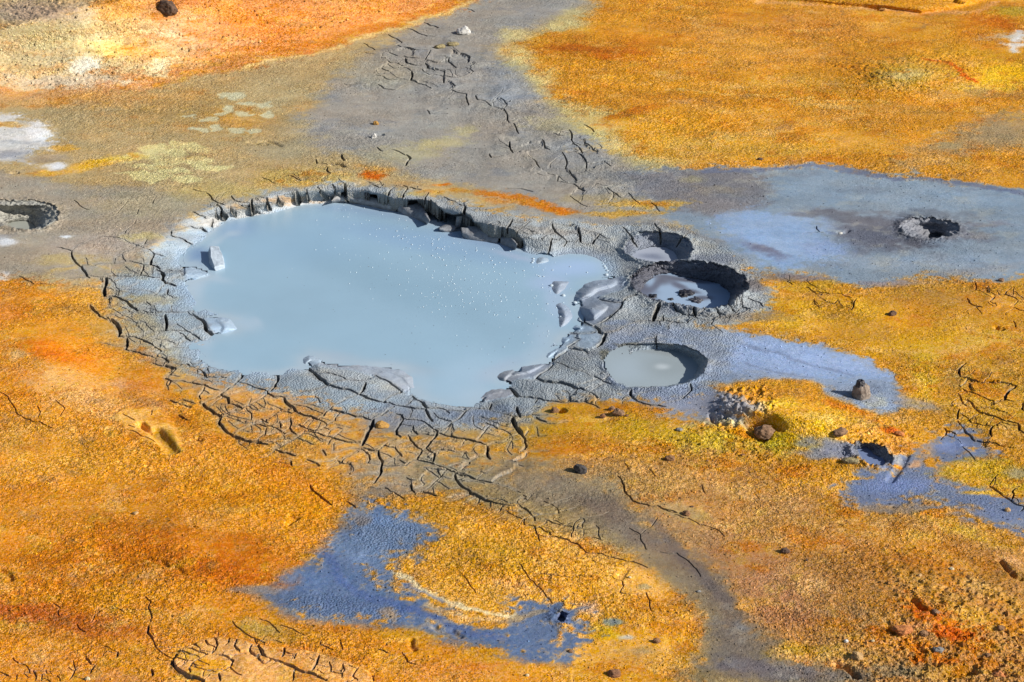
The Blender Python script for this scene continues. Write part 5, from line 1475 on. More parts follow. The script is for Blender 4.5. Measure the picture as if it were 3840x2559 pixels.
# ------------------------------------------------------------------ water
def water_material(name, rough=.22):
    m, nt, b = new_mat(name)
    L = nt.links
    geo = nt.nodes.new('ShaderNodeNewGeometry'); pos = geo.outputs['Position']
    col = nt.nodes.new('ShaderNodeAttribute'); col.attribute_name = 'Col'
    n1 = vnode(nt, 1.6, pos, 4, .55); n2 = vnode(nt, 60, pos, 2, .5)
    v = mathn(nt, 'MULTIPLY_ADD', n1, .26, .87)
    mul = nt.nodes.new('ShaderNodeVectorMath'); mul.operation = 'SCALE'
    L.new(col.outputs['Color'], mul.inputs[0]); L.new(v, mul.inputs['Scale'])
    L.new(mul.outputs[0], b.inputs['Base Color'])
    b.inputs['Roughness'].default_value = rough
    b.inputs['Specular IOR Level'].default_value = .5
    bump = nt.nodes.new('ShaderNodeBump'); bump.inputs['Strength'].default_value = .12; bump.inputs['Distance'].default_value = .002
    L.new(n2, bump.inputs['Height']); L.new(bump.outputs[0], b.inputs['Normal'])
    return m


WMAT = water_material('milky_water', .3)


def water_sheet(name, outline, z, base, spots, grow=.05, step=10.0, **props):
    """sheet of opaque milky water filling an outline; spots = silt clouds, scum and painted shore shading (u, v, ru, rv, rgb, alpha, rot)"""
    xs = [p[0] for p in outline]; ys = [p[1] for p in outline]
    gx = np.arange(min(xs) - 60, max(xs) + 60, step); gy = np.arange(min(ys) - 40, max(ys) + 40, step * .7)
    A, B = np.meshgrid(gx, gy)
    s_ = sample(sdf_poly(outline, 100), A, B)
    x, y, zz = to_world(A, B, z)
    c = np.empty(A.shape + (3,)); c[:] = base
    wv = fbm(x * 5, y * 6, 4, 3) ; wv2 = fbm(x * 5, y * 6, 4, 9)
    for (u, v, ru, rv, rgb, al, rot) in spots:
        dx = A / 1.632 - u + wv * 10; dy = B / 1.632 - v + wv2 * 6
        cr, sr = math.cos(rot), math.sin(rot)
        dx, dy = dx * cr + dy * sr, -dx * sr + dy * cr
        m = (np.exp(-((dx / ru) ** 2 + (dy / rv) ** 2) ** 1.5) * al)[..., None]
        c = c * (1 - m) + np.array(rgb) * m
    silt = (np.exp(-np.maximum(-s_, 0) / .045) * np.clip(.55 + wv * .8, 0, .9) * (name == 'pool_water'))[..., None]
    c = c * (1 - silt) + np.array((182, 196, 206)) * silt
    alb = lin(np.clip(c, 0, 255) / 255) / ILLUM * .96
    w_, h_ = A.shape[1], A.shape[0]
    ids_ = np.arange(w_ * h_).reshape(h_, w_)
    f_ = np.stack([ids_[1:, :-1], ids_[1:, 1:], ids_[:-1, 1:], ids_[:-1, :-1]], -1).reshape(-1, 4)
    ok = ((s_[1:, :-1] < grow) & (s_[1:, 1:] < grow) & (s_[:-1, 1:] < grow) & (s_[:-1, :-1] < grow)).ravel()
    f_ = f_[ok]
    used, invv = np.unique(f_.ravel(), return_inverse=True)
    v3 = np.stack([x, y, zz], -1).reshape(-1, 3)[used]
    me = mesh_from(name, v3, invv.reshape(-1, 4), WMAT, alb.reshape(-1, 3)[used])
    return link(name, me, None, **props)


PALE = (184, 200, 214)
water_sheet('pool_water', SHORE, Z_POOL, (157, 186, 204), [
    (900, 650, 260, 40, (148, 178, 196), .7, .35), (700, 560, 160, 50, (152, 184, 208), .6, 0), (1000, 560, 260, 26, (146, 176, 206), .7, .2),
    (540, 520, 60, 26, (142, 172, 206), .7, 0), (900, 490, 240, 16, (138, 164, 194), .8, .12), (1130, 560, 120, 14, (132, 158, 196), .8, .2),  # darker strips paint the brink's reflection along the north shore into the colour
    (455, 590, 30, 26, (118, 146, 184), .8, 0), (500, 555, 40, 7, PALE, .6, -.5), (540, 535, 18, 6, PALE, .6, 0),  # the dark spot is painted shading at the left end; PALE ones are silt
    (445, 640, 36, 26, PALE, .8, 0), (490, 640, 46, 8, PALE, .6, .2), (560, 745, 40, 18, PALE, .6, .2), (590, 740, 16, 8, PALE, .5, .8),
    (720, 860, 30, 20, (168, 192, 212), .5, 0), (760, 820, 60, 14, (172, 186, 200), .7, .1), (900, 845, 110, 14, (168, 182, 194), .7, .1),
    (960, 880, 36, 30, PALE, .6, .8), (1060, 870, 90, 50, (176, 200, 218), .6, -.4), (1100, 910, 60, 20, PALE, .5, 0),
    (1150, 850, 60, 20, (176, 186, 204), .5, -.4), (1240, 820, 40, 30, PALE, .5, 0), (1250, 770, 30, 30, (176, 196, 214), .6, 0),
    (1280, 690, 30, 60, (178, 196, 220), .7, -.2), (1320, 615, 80, 24, (176, 200, 232), .9, 0), (1260, 650, 50, 16, (176, 194, 224), .6, 0),
    (1180, 590, 60, 6, (176, 188, 212), .7, .2), (1010, 510, 40, 12, (166, 182, 204), .6, .4), (1070, 530, 40, 14, (158, 178, 200), .5, .2),
    (640, 480, 120, 8, (172, 184, 190), .7, -.15), (455, 660, 20, 30, PALE, .6, 0), (470, 790, 20, 20, PALE, .5, 0), (850, 900, 200, 50, (160, 188, 206), .4, 0)],
    grow=.055, kind='structure')
P1 = POTS
water_sheet('pot_water', P1[0]['rim'], P1[0]['z'], (178, 182, 194), [(1500, 590, 30, 8, (126, 132, 150), .8, .1), (1530, 586, 20, 8, (176, 182, 194), .6, 0)], 0, 5, kind='structure')
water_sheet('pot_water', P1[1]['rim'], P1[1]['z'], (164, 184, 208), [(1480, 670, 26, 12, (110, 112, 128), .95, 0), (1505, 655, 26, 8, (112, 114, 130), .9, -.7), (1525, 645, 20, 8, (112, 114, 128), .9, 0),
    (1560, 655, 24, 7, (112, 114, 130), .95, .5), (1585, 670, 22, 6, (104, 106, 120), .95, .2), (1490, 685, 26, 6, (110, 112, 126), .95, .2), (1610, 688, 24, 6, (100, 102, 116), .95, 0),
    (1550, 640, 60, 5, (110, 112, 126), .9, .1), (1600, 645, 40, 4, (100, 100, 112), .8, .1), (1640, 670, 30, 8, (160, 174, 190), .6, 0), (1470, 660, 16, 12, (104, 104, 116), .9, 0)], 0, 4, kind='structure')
water_sheet('pot_water', P1[2]['rim'], P1[2]['z'], (164, 174, 178), [(1440, 850, 50, 30, (172, 184, 192), .8, 0), (1540, 845, 70, 26, (152, 160, 162), .8, 0), (1523, 843, 20, 8, (190, 196, 198), .95, 0), (1530, 810, 90, 7, (148, 152, 152), .6, .1)], .01, 6, kind='structure')
water_sheet('pot_water', P1[3]['rim'], P1[3]['z'], (168, 168, 158), [], 0, 5, kind='structure')
water_sheet('pot_water', P1[5]['rim'], P1[5]['z'], (122, 136, 170), [], 0, 5, kind='structure')
water_sheet('pot_water', P1[6]['rim'], P1[6]['z'], (132, 142, 168), [], 0, 4, kind='structure')


# ------------------------------------------------------------------ where things stand
def surf(px, py):
    i = int(np.clip(np.searchsorted(GX, px), 1, NX - 2)); j = int(np.clip(np.searchsorted(GY, py), 1, NY - 2))
    return PTS[j, i].copy()


def shade_mat(name, rgb, spread=.25, rough=.85, bumpd=.004, scale=60, second=None):
    m, nt, b = new_mat(name)
    L = nt.links
    geo = nt.nodes.new('ShaderNodeNewGeometry'); pos = geo.outputs['Position']
    n1 = vnode(nt, scale, pos, 4, .65); n2 = vnode(nt, scale * 4, pos, 3, .6)
    c = lin(np.array(rgb) / 255.) / ILLUM
    c2 = lin(np.array(second) / 255.) / ILLUM if second else c * (1 - spread * 1.6)
    r = nt.nodes.new('ShaderNodeValToRGB')
    r.color_ramp.elements[0].position = .32; r.color_ramp.elements[1].position = .68
    r.color_ramp.elements[0].color = (*c2, 1); r.color_ramp.elements[1].color = (*np.minimum(c * (1 + spread * .5), .9), 1)
    L.new(n1, r.inputs[0]); L.new(r.outputs[0], b.inputs['Base Color'])
    b.inputs['Roughness'].default_value = rough
    hh = mathn(nt, 'MULTIPLY_ADD', n2, .5, n1)
    bump = nt.nodes.new('ShaderNodeBump'); bump.inputs['Distance'].default_value = bumpd; bump.inputs['Strength'].default_value = 1
    L.new(hh, bump.inputs['Height']); L.new(bump.outputs[0], b.inputs['Normal'])
    return m


def rock_mesh(name, sx, sy, sz, seed, mat, angular=.5, lumpy=.25, sub=4):
    bm = bmesh.new()
    bmesh.ops.create_icosphere(bm, subdivisions=sub, radius=1)
    r = random.Random(seed)
    planes = []
    for _ in range(12):
        n = Vector((r.gauss(0, 1), r.gauss(0, 1), r.gauss(0, 1))).normalized()
        planes.append((n, r.uniform(.62, .95)))
    for v in bm.verts:
        p = v.co.copy()
        for n, d in planes:
            k = p.dot(n) - d
            if k > 0:
                p -= n * k * angular
        q = p * 1.6 + Vector((seed * 3.1, 0, 0))
        p *= 1 + lumpy * (mnoise.fractal(q, 1, 2, 4) * .9) + .16 * mnoise.noise(q * 3.5) + .07 * mnoise.noise(q * 9)
        v.co = Vector((p.x * sx, p.y * sy, p.z * sz))
    me = bpy.data.meshes.new(name); bm.to_mesh(me); bm.free()
    me.polygons.foreach_set('use_smooth', np.full(len(me.polygons), True))
    me.materials.append(mat)
    return me


RM = {
    'dark': shade_mat('dark_lava', (112, 84, 66), .4), 'white': shade_mat('white_stone', (226, 222, 216), .12, second=(178, 170, 160)),
    'ochre': shade_mat('ochre_stone', (196, 146, 72), .3), 'brown': shade_mat('brown_clod', (150, 108, 72), .35),
    'red': shade_mat('red_clod', (146, 100, 68), .35), 'grey': shade_mat('grey_stone', (150, 146, 142), .3),
    'pink': shade_mat('pink_clod', (156, 120, 90), .3, second=(104, 76, 54)), 'tan': shade_mat('tan_stone', (206, 164, 110), .3),
    'pale': shade_mat('pale_stone', (226, 204, 160), .2), 'black': shade_mat('black_lava', (84, 78, 76), .5, second=(30, 28, 30)),
    'khaki': shade_mat('khaki_clod', (168, 150, 108), .35), 'orange': shade_mat('orange_clod', (212, 134, 70), .3, second=(170, 100, 56)),
}
# photo x, y, width px, height px, depth ratio, material, category, label, group
ROCKS = [
    (627, 26, 78, 62, .8, 'dark', 'boulder', 'dark brown angular boulder on the orange slope at the top left edge'),
    (1734, 116, 54, 40, .8, 'white', 'rock', 'white rounded rock casting a shadow on the grey cracked mud'),
    (1409, 459, 24, 20, .8, 'ochre', 'stone', 'small ochre stone just above the white chip on grey mud'),
    (1402, 509, 24, 22, .8, 'white', 'stone', 'small white chip beside a dark hole in the grey mud'),
    (1650, 176, 46, 16, .6, 'khaki', 'clod', 'left piece of the long olive clod below the white rock'),
    (1696, 167, 44, 18, .6, 'khaki', 'clod', 'right piece of the long olive clod below the white rock'),
    (3344, 1174, 34, 24, .8, 'dark', 'rock', 'dark brown stone alone on ochre ground right of the dark pots'),
    (3752, 1050, 22, 16, .8, 'pink', 'stone', 'small pinkish white stone at the right edge of the blue flat'),
    (2848, 594, 26, 12, .6, 'dark', 'stone', 'flat dark stone on the upper border of the blue grey flat'),
    (1428, 1592, 54, 32, .7, 'ochre', 'stone', 'pointed ochre stone beside the wide crack below the pool'),
    (2080, 1537, 34, 24, .8, 'brown', 'clod', 'brown clod with a round hole on its right side'),
    (2316, 1546, 46, 34, .8, 'pink', 'clod', 'largest reddish clod of the crumbly cluster on orange mud'),
    (2259, 1560, 24, 20, .8, 'red', 'clod', 'round reddish clod left of the largest one in the cluster'),
    (2292, 1532, 26, 18, .8, 'pink', 'clod', 'small pinkish clod at the upper left of the reddish cluster'),
    (2348, 1560, 14, 10, .8, 'red', 'clod', 'tiny reddish crumb at the right of the reddish cluster'),
    (2174, 1758, 56, 44, .8, 'black', 'rock', 'black hollow rock with grey top on brown ground'),
    (2512, 1718, 40, 20, .7, 'brown', 'clod', 'flat brown clod on the edge of the yellow crust'),
    (2546, 1610, 28, 12, .7, 'grey', 'stone', 'flat grey stone at the yellow and blue border'),
    (2571, 1922, 32, 22, .8, 'brown', 'stone', 'brown stone at the end of the long thin crack'),
    (2594, 1898, 14, 8, .8, 'dark', 'stone', 'tiny dark stone just above the brown one by the crack'),
    (2866, 1606, 88, 58, .8, 'pink', 'boulder', 'pinkish brown boulder in the hollow of the yellow mound'),
    (3777, 1910, 24, 16, .8, 'tan', 'stone', 'brown stone on the blue channel near the right edge'),
    (325, 2542, 20, 18, .8, 'pale', 'stone', 'cream white stone at the bottom left among small cracks'),
    (508, 1924, 24, 12, .8, 'tan', 'stone', 'small tan stone alone on the wide orange field'),
    (2302, 2522, 50, 34, .8, 'red', 'rock', 'reddish brown rock at the bottom edge below the blue pond'),
    (2459, 2401, 30, 22, .8, 'brown', 'stone', 'brown stone on pale peach mud near the yellow stain'),
    (2619, 2217, 18, 10, .8, 'grey', 'stone', 'small grey stone on the dark brown band'),
    (2361, 2163, 14, 10, .8, 'pale', 'stone', 'tiny pale stone on the grey crust above the peach mud'),
    (2944, 2065, 36, 26, .8, 'dark', 'rock', 'dark brown rock on the brown slope at the lower right'),
    (3022, 2097, 14, 9, .8, 'dark', 'stone', 'tiny dark stone right of the dark brown rock'),
    (3447, 2156, 22, 14, .8, 'tan', 'stone', 'tan stone with dark shadow in the orange slope'),
    (3566, 2134, 20, 11, .8, 'pale', 'stone', 'pale stone above the tan one on the lower right slope'),
    (3505, 2296, 32, 18, .8, 'pink', 'clod', 'pinkish clod at the upper edge of the red stained crumbs'),
    (3464, 2372, 36, 22, .8, 'brown', 'clod', 'brown clod left of the red stained crumbs'),
    (3384, 2362, 78, 30, .7, 'orange', 'clod', 'long flat orange clod on the lower right slope'),
    (3212, 2458, 46, 38, .8, 'tan', 'clod', 'upright tan lump above the dark mud at the bottom'),
    (3516, 2432, 42, 24, .7, 'grey', 'clod', 'grey slab like clod among the red stained crumbs'),
    (3748, 2355, 30, 20, .8, 'brown', 'clod', 'brown clod on yellow ground near the right edge'),
    (3703, 2452, 24, 14, .8, 'brown', 'stone', 'small brown stone below the clod near the right edge'),
    (3742, 2524, 50, 30, .8, 'orange', 'clod', 'wide orange clod in the bottom right corner'),
    (3171, 2402, 20, 12, .8, 'white', 'stone', 'small white stone left of the flat orange clod'),
    (2652, 1727, 14, 9, .8, 'brown', 'stone', 'tiny brown stone under the yellow crust'),
    (2784, 1704, 18, 10, .8, 'red', 'stone', 'small reddish stone below the boulder mound'),
    (2138, 2442, 20, 14, .8, 'brown', 'stone', 'brown stone on the lower rim of the blue pond'),
    (3150, 873, 18, 10, .8, 'white', 'stone', 'small white chip on the grey mound left of the crater'),
    (1975, 2530, 16, 14, .8, 'pale', 'stone', 'small pale stone on the orange ground at the bottom edge'),
    (3370, 1626, 38, 14, .6, 'orange', 'clod', 'low orange clod on the ridge right of the vent'),
    (3150, 1622, 58, 26, .7, 'pink', 'clod', 'pinkish crumbly clod at the upper left of the vent'),
    (3190, 1729, 66, 20, .6, 'khaki', 'clod', 'brown olive crust lump on the near side of the vent'),
    (3270, 2404, 16, 9, .8, 'pale', 'stone', 'tiny pale stone in the stony ground at the lower right'),
    (2930, 575 + 60, 1, 1, 1, 'dark', '', ''),
]
for k, (px, py, wpx, hpx, dr, mt, cat, label) in enumerate(ROCKS):
    if not label:
        continue
    base = surf(px, py + hpx * .25)
    dist = np.linalg.norm(base - CAM)
    mpp = 2 * TH * dist / PW
    sx = wpx * mpp * .5; sz = hpx * mpp * .5 * 1.0
    me = rock_mesh('rock', sx, sx * dr, sz, k + 3, RM[mt], .75 if mt in ('dark', 'white', 'grey', 'black') else .5, .3 if 'clod' in cat else .2, 4 if wpx > 18 else 3)
    nm = {'boulder': 'boulder', 'rock': 'rock', 'stone': 'stone', 'clod': 'clod'}[cat]
    o = link(nm, me, None, label=label, category=cat)
    o.location = (base[0], base[1], base[2] + sz * .42)
    o.rotation_euler = (0, 0, random.uniform(-.4, .4))

# block of crust standing in the pool: sawn-off looking piece with a flat pale top
BLK = P('10', '1850,666 1935,668 1965,730 1975,800 1890,826 1862,760')
ztop = Z_POOL + .045
x, y, z = to_world(np.array([p[0] for p in BLK]), np.array([p[1] for p in BLK]), ztop)
bm = bmesh.new()
lo = []; hi = []
n = len(BLK)
for i in range(n):
    slope = 0.0 if x[i] < x.mean() else .02
    hi.append(bm.verts.new((x[i], y[i], ztop - slope)))
    lo.append(bm.verts.new((x[i] + (-.022 if x[i] < x.mean() else .012), y[i] - .004, Z_POOL - .03)))
bm.faces.new(hi[::-1]) if False else bm.faces.new(hi)
for i in range(n):
    j = (i + 1) % n
    bm.faces.new((lo[i], lo[j], hi[j], hi[i]))
bmesh.ops.recalc_face_normals(bm, faces=bm.faces)
bmesh.ops.bevel(bm, geom=bm.edges[:], offset=.005, segments=2, profile=.6, affect='EDGES')
bmesh.ops.triangulate(bm, faces=bm.faces)
bmesh.ops.subdivide_edges(bm, edges=bm.edges[:], cuts=3, use_grid_fill=True)
for v in bm.verts:
    v.co += v.normal * 0 + Vector((0, 0, 1)) * .004 * mnoise.noise(v.co * 30)
    v.co.x += .004 * mnoise.noise(v.co * 40 + Vector((9, 0, 0)))
me = bpy.data.meshes.new('mud_block'); bm.to_mesh(me); bm.free()
blk_m = shade_mat('pale_mud', (186, 196, 206), .12, .7, .003, 40)
me.materials.append(blk_m)
link('mud_block', me, None, label='pale grey block of crust standing in the left end of the milky pool', category='block')


# slabs that broke off the north brink and slid into the pool
def slab(name, top, bottom, ztop, zbot, thick, mat, label, seed, ns=26, nt_=9, bulge=.012):
    def resample(pts, n):
        p = np.array(pts, float); d = np.concatenate([[0], np.cumsum(np.hypot(*np.diff(p, axis=0).T))])
        t = np.linspace(0, d[-1], n)
        return np.stack([np.interp(t, d, p[:, 0]), np.interp(t, d, p[:, 1])], -1)
    A = resample(top, ns); B = resample(bottom, ns)
    bm = bmesh.new(); front = []; back = []
    for i in range(ns):
        fr = []; bk = []
        for j in range(nt_):
            t = j / (nt_ - 1)
            pp = A[i] * (1 - t) + B[i] * t
            zt = ztop if not callable(ztop) else ztop(i / (ns - 1))
            z_ = zt * (1 - t) + zbot * t + bulge * math.sin(math.pi * t) - .006 * (t < .05)
            x_, y_, _ = to_world(pp[0], pp[1], z_)
            q = Vector((float(x_), float(y_), z_))
            q.z += .005 * mnoise.fractal(Vector((q.x * 9 + seed, q.y * 30, t * 4)), 1, 2, 3)
            fr.append(bm.verts.new(q))
            bk.append(bm.verts.new(q + Vector((0, thick, -thick * .45))))
        front.append(fr); back.append(bk)
    for i in range(ns - 1):
        for j in range(nt_ - 1):
            bm.faces.new((front[i][j], front[i][j + 1], front[i + 1][j + 1], front[i + 1][j]))
            bm.faces.new((back[i][j], back[i + 1][j], back[i + 1][j + 1], back[i][j + 1]))
    for i in range(ns - 1):
        bm.faces.new((front[i][0], front[i + 1][0], back[i + 1][0], back[i][0]))
        bm.faces.new((front[i][-1], back[i][-1], back[i + 1][-1], front[i + 1][-1]))
    for j in range(nt_ - 1):
        bm.faces.new((front[0][j], back[0][j], back[0][j + 1], front[0][j + 1]))
        bm.faces.new((front[-1][j], front[-1][j + 1], back[-1][j + 1], back[-1][j]))
    bmesh.ops.recalc_face_normals(bm, faces=bm.faces)
    me = bpy.data.meshes.new(name); bm.to_mesh(me); bm.free()
    me.polygons.foreach_set('use_smooth', np.full(len(me.polygons), True))
    me.materials.append(mat)
    return link(name, me, None, label=label, category='slab')


sm1 = shade_mat('slab_mud', (172, 170, 168), .18, .6, .005, 30, second=(134, 128, 124))
sm2 = shade_mat('slab_mud_dark', (146, 148, 152), .18, .6, .004, 26, second=(118, 116, 118))
sm3 = shade_mat('slab_white', (206, 206, 204), .12, .6, .004, 50)
slab('mud_slab', P('11', '845,212 960,222 1090,240 1200,262 1300,290'), P('11', '845,295 960,315 1100,345 1180,362 1245,372'), Z_POOL + .055, Z_POOL - .012, .03, sm1, 'long pale slab along the north brink of the pool, widest of the fallen slabs', 1)
slab('mud_slab', P('11', '690,262 720,225 775,208 830,208'), P('11', '690,290 740,290 790,290 825,292'), Z_POOL + .05, Z_POOL - .01, .03, sm1, 'short slab left of the long pale slab at the north brink', 2, 14)
slab('mud_slab', P('11', '1300,292 1380,300 1440,290 1470,280 1500,330 1560,440'), P('11', '1262,372 1320,400 1400,435 1460,455 1500,470 1530,482'), Z_POOL + .06, Z_POOL - .012, .03, sm2, 'grey tilted slab ending in a point at the middle of the north brink', 3)
slab('mud_slab', P('11', '1830,505 1900,492 1980,492 2080,500 2180,520'), P('11', '1850,600 1900,625 2000,640 2080,650 2150,660'), Z_POOL + .06, Z_POOL - .012, .03, sm2, 'broad grey striated slab at the north east brink of the pool', 4)
slab('mud_slab', P('11', '2195,530 2240,555 2285,590 2330,650'), P('11', '2175,665 2220,680 2270,695 2312,706'), Z_POOL + .055, Z_POOL - .012, .03, sm2, 'rounded end slab right of the broad striated slab', 5, 16)
slab('mud_slab', P('11', '1632,500 1690,482 1740,478 1785,490'), P('11', '1650,540 1690,555 1740,556 1780,545'), Z_POOL + .025, Z_POOL - .01, .02, sm2, 'small grey slab sunk beside the white shard', 6, 14)
slab('mud_shard', P('11', '1795,400 1850,395'), P('11', '1780,515 1830,500'), Z_POOL + .07, Z_POOL - .01, .02, sm3, 'white upright shard of crust at the broken corner of the brink', 7, 8, 9, .004)
slab('mud_shard', P('11', '1465,275 1478,285'), P('11', '1545,470 1575,440'), Z_POOL + .06, Z_POOL - .01, .015, sm3, 'narrow white ridge of mud running down into the pool', 8, 6, 10, .008)

# ------------------------------------------------------------------ the little spatter cone
cb = surf(*P('23', '908,492')[0])
cone_m = shade_mat('cone_mud', (156, 140, 126), .25, .7, .006, 45, second=(110, 92, 80))
dark_m = shade_mat('wet_black_mud', (58, 56, 64), .4, .35, .004, 60)
grp = bpy.data.objects.new('spatter_cone', None); C.objects.link(grp)
grp.location = (cb[0], cb[1], cb[2] - .004)
grp['label'] = 'small grey brown mud cone with a black nozzle casting a long shadow'; grp['category'] = 'mud cone'


def revolve(name, prof, mat, seed, parent, amp=.006, wob=.1, lean=(0, 0), segs_=48):
    bm = bmesh.new(); rings_ = []
    for (r, z) in prof:
        ring = []
        for k in range(segs_):
            a = k / segs_ * 2 * math.pi
            q = Vector((math.cos(a), math.sin(a), z * 30)) * 1.4 + Vector((seed, 0, 0))
            rr = r * (1 + wob * mnoise.noise(q)) + amp * mnoise.fractal(q * 2.2, 1, 2, 3)
            ring.append(bm.verts.new((math.cos(a) * rr + lean[0] * z, math.sin(a) * rr + lean[1] * z, z + amp * .5 * mnoise.noise(q * 2))))
        rings_.append(ring)
    for a, b in zip(rings_, rings_[1:]):
        for k in range(segs_):
            j = (k + 1) % segs_
            bm.faces.new((a[k], a[j], b[j], b[k]))
    bm.faces.new(rings_[-1])
    bmesh.ops.recalc_face_normals(bm, faces=bm.faces)
    me = bpy.data.meshes.new(name); bm.to_mesh(me); bm.free()
    me.polygons.foreach_set('use_smooth', np.full(len(me.polygons), True))
    me.materials.append(mat)
    return link(name, me, parent)


revolve('cone_body', [(.056, -.01), (.050, 0), (.047, .012), (.046, .028), (.045, .045), (.040, .060), (.030, .072), (.024, .078), (.016, .080)], cone_m, 1, grp, .005, .12)
revolve('nozzle', [(.028, .070), (.025, .078), (.021, .088), (.018, .098), (.011, .104), (.006, .092), (.003, .085)], dark_m, 2, grp, .004, .3, (-.08, 0))
revolve('skirt', [(.10, -.012), (.085, -.002), (.07, .006), (.055, .012), (.03, .014)], shade_mat('skirt_mud', (150, 154, 162), .2, .7, .006, 60), 3, grp, .008, .25)

# dark frothy mounds in the big pot
fz = POTS[1]['z']
for k, (tx_, ty_, wp, lab_) in enumerate(((1675, 1145, 52, 'glossy dark froth lump near the front of the big dark pot'), (1580, 1090, 60, 'dark froth lump in the middle of the big dark pot'), (1450, 1137, 22, 'smallest dark froth lump in the big dark pot'), (1290, 1110, 34, 'dark froth lump at the left front of the big dark pot'))):
    (px, py), = P('12', '%d,%d' % (tx_, ty_))
    x, y, z = to_world(px, py, fz)
    me = rock_mesh('froth', wp * MPP * .5, wp * MPP * .45, wp * MPP * .2, 60 + k, dark_m if k else shade_mat('froth_mud', (88, 86, 94), .4, .25, .003, 90), .2, .7, 4)
    o = link('froth_lump', me, None, label=lab_, category='mud froth')
    o.location = (float(x), float(y), fz)

# ------------------------------------------------------------------ bubbles
bub_m, nt, b = new_mat('bubble')
b.inputs['Base Color'].default_value = (.46, .54, .6, 1); b.inputs['Roughness'].default_value = .04; b.inputs['Specular IOR Level'].default_value = 1.0


def bubble_mesh(r):
    bm = bmesh.new(); bmesh.ops.create_uvsphere(bm, u_segments=16, v_segments=10, radius=r)
    for v in bm.verts:
        v.co.z = max(v.co.z, -r * .1) * .8
    me = bpy.data.meshes.new('bubble'); bm.to_mesh(me); bm.free()
    me.polygons.foreach_set('use_smooth', np.full(len(me.polygons), True)); me.materials.append(bub_m)
    return me


BM = {s_: bubble_mesh(s_ * MPP) for s_ in (4, 6, 9)}
big = [(p, 4) for p in P('11', '1315,603 1400,655 1580,648 1635,606 1625,684 1665,692 1265,535 1970,704 1580,753 1675,790 1700,838 2105,797 2130,832 1845,597 2265,712 2345,1297')]
big += [(p, 4) for p in P('12', '150,885 290,935 325,937 360,1178 710,900 560,850 405,880 110,1297 475,1290 850,820')]
big += [(p, 6) for p in P('12', '862,845 872,862 888,885 235,800 235,780 225,815')]
big += [(p, 9) for p in P('12', '395,1018 500,1105 602,1168 880,922')]
for (px, py), s_ in big:
    zz = max(Z_POOL, float(surf(px, py)[2]))
    x, y, z = to_world(px, py, zz)
    o = link('bubble', BM[s_], None, label={4: 'small clear bubble floating on the milky pool', 6: 'middling bubble in a cluster at a mud lump or inlet end of the pool', 9: 'large shining bubble on a mud lump at the right side of the pool'}[s_], category='bubble', group={4: 'single bubbles on the pool', 6: 'clustered bubbles at the pool edge', 9: 'large bubbles at the right of the pool'}[s_])
    o.location = (float(x), float(y), zz)

# tiny bubbles and specks too small to count
f_main = sdf_poly(SHORE, 30)
vs, fs = [], []
octv = np.array([(1, 0, 0), (0, 1, 0), (-1, 0, 0), (0, -1, 0), (0, 0, 1), (.7, .7, .6), (-.7, .7, .6), (-.7, -.7, .6), (.7, -.7, .6)])
octf = [(0, 5, 8), (5, 1, 6), (6, 2, 7), (7, 3, 8), (0, 1, 5), (1, 2, 6), (2, 3, 7), (3, 0, 8), (5, 6, 4), (6, 7, 4), (7, 8, 4), (8, 5, 4)]


def specks(name, n, cx, cy, sx, sy, r0, r1, mat, rot, label):
    vs = []; fs = []; k = 0
    while k < n:
        u = random.gauss(0, 1) * sx; v = random.gauss(0, 1) * sy
        px = (cx + u * math.cos(rot) - v * math.sin(rot)) * 1.632; py = (cy + u * math.sin(rot) + v * math.cos(rot)) * 1.632
        if sample(f_main, np.array([px]), np.array([py]))[0] > -.02:
            k += .2; continue
        x, y, z = to_world(px, py, Z_POOL)
        r = random.uniform(r0, r1)
        b0 = len(vs)
        vs += [(float(x) + a * r, float(y) + b_ * r, Z_POOL + .0003 + c * r * .7) for a, b_, c in octv]
        fs += [tuple(b0 + i for i in t) for t in octf]
        k += 1
    me = mesh_from(name, np.array(vs), np.array(fs), mat)
    return link(name, me, None, kind='stuff', label=label, category=name)


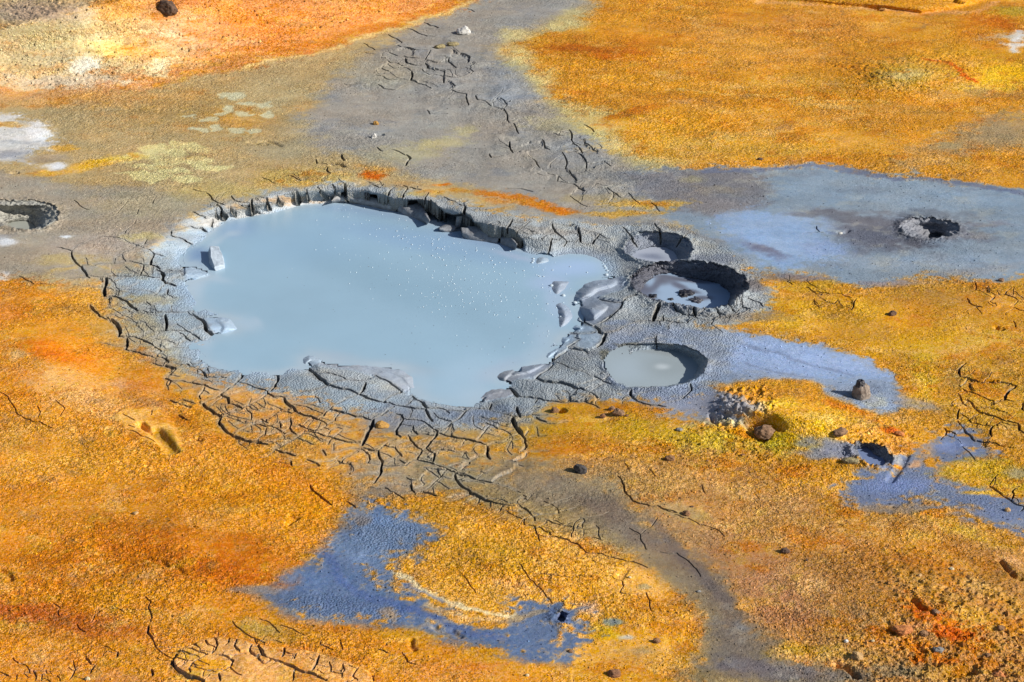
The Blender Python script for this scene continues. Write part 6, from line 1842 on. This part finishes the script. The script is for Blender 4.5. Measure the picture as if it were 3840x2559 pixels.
foam_m, nt, b = new_mat('foam'); b.inputs['Base Color'].default_value = (.64, .74, .80, 1); b.inputs['Roughness'].default_value = .15
grit_m, nt, b = new_mat('floating_grit'); b.inputs['Base Color'].default_value = (.10, .10, .11, 1); b.inputs['Roughness'].default_value = .6
specks('foam', 380, 1060, 620, 170, 60, .0018, .0042, foam_m, .4, 'tiny pale bubbles strewn over the pool')
specks('grit', 110, 1060, 680, 190, 110, .0012, .0028, grit_m, .2, 'dark grit specks floating on the pool')

# ------------------------------------------------------------------ gravel: loose grains and crumbs
N = 60000
gx_ = rng.uniform(-60, 3900, N); gy_ = rng.uniform(-60, 2620, N) 
ii = np.clip(np.searchsorted(GX, gx_), 0, NX - 1); jj = np.clip(np.searchsorted(GY, gy_), 0, NY - 1)
bad = water_m[jj, ii] | (sm[jj, ii] < .06) | (CRKB[jj, ii] > .2) | (pot_in[jj, ii] > .3)
dens = np.clip(.12 + roughm[jj, ii] * .9 + crumb[jj, ii] * .8, 0, 1.4) * (1 - smooth_p[jj, ii])
ok = (~bad) & (rng.random(N) * 1.1 < dens)
ii, jj = ii[ok], jj[ok]
base = PTS[jj, ii]; cc = ALB[jj, ii]; cr = crumb[jj, ii]
n = len(base)
oc = np.array([(1, 0, -.1), (-1, 0, -.1), (0, 1, -.1), (0, -1, -.1), (0, 0, 1)])
of = np.array([(0, 2, 4), (2, 1, 4), (1, 3, 4), (3, 0, 4)])
r = (.0022 + .0034 * rng.random(n) ** 3 + cr * .003 * rng.random(n) ** 2 + (.004 + cr * .008) * rng.random(n) ** 14)[:, None, None]
v = oc[None] * (1 + rng.uniform(-.35, .35, (n, 5, 3))) * r
v[:, :, 2] *= .8
v = v + base[:, None, :] + np.array([0, 0, .0012])
fc = (of[None] + (np.arange(n) * 5)[:, None, None]).reshape(-1, 3)
shade = rng.choice([.45, .7, 1.0, 1.25, 1.6], n, p=[.18, .25, .3, .2, .07])[:, None]
cc = np.clip(cc * shade, .01, .85)
cc = np.repeat(cc, 5, axis=0)
mk = np.tile(np.array([.15, 0, .5, 1], np.float32), (len(cc), 1))
me = mesh_from('gravel', v.reshape(-1, 3), fc, MUD, cc, mk, smooth=False)
link('gravel', me, None, kind='stuff', label='loose grains and crumbs lying on the mud', category='gravel')
print('gravel', n)
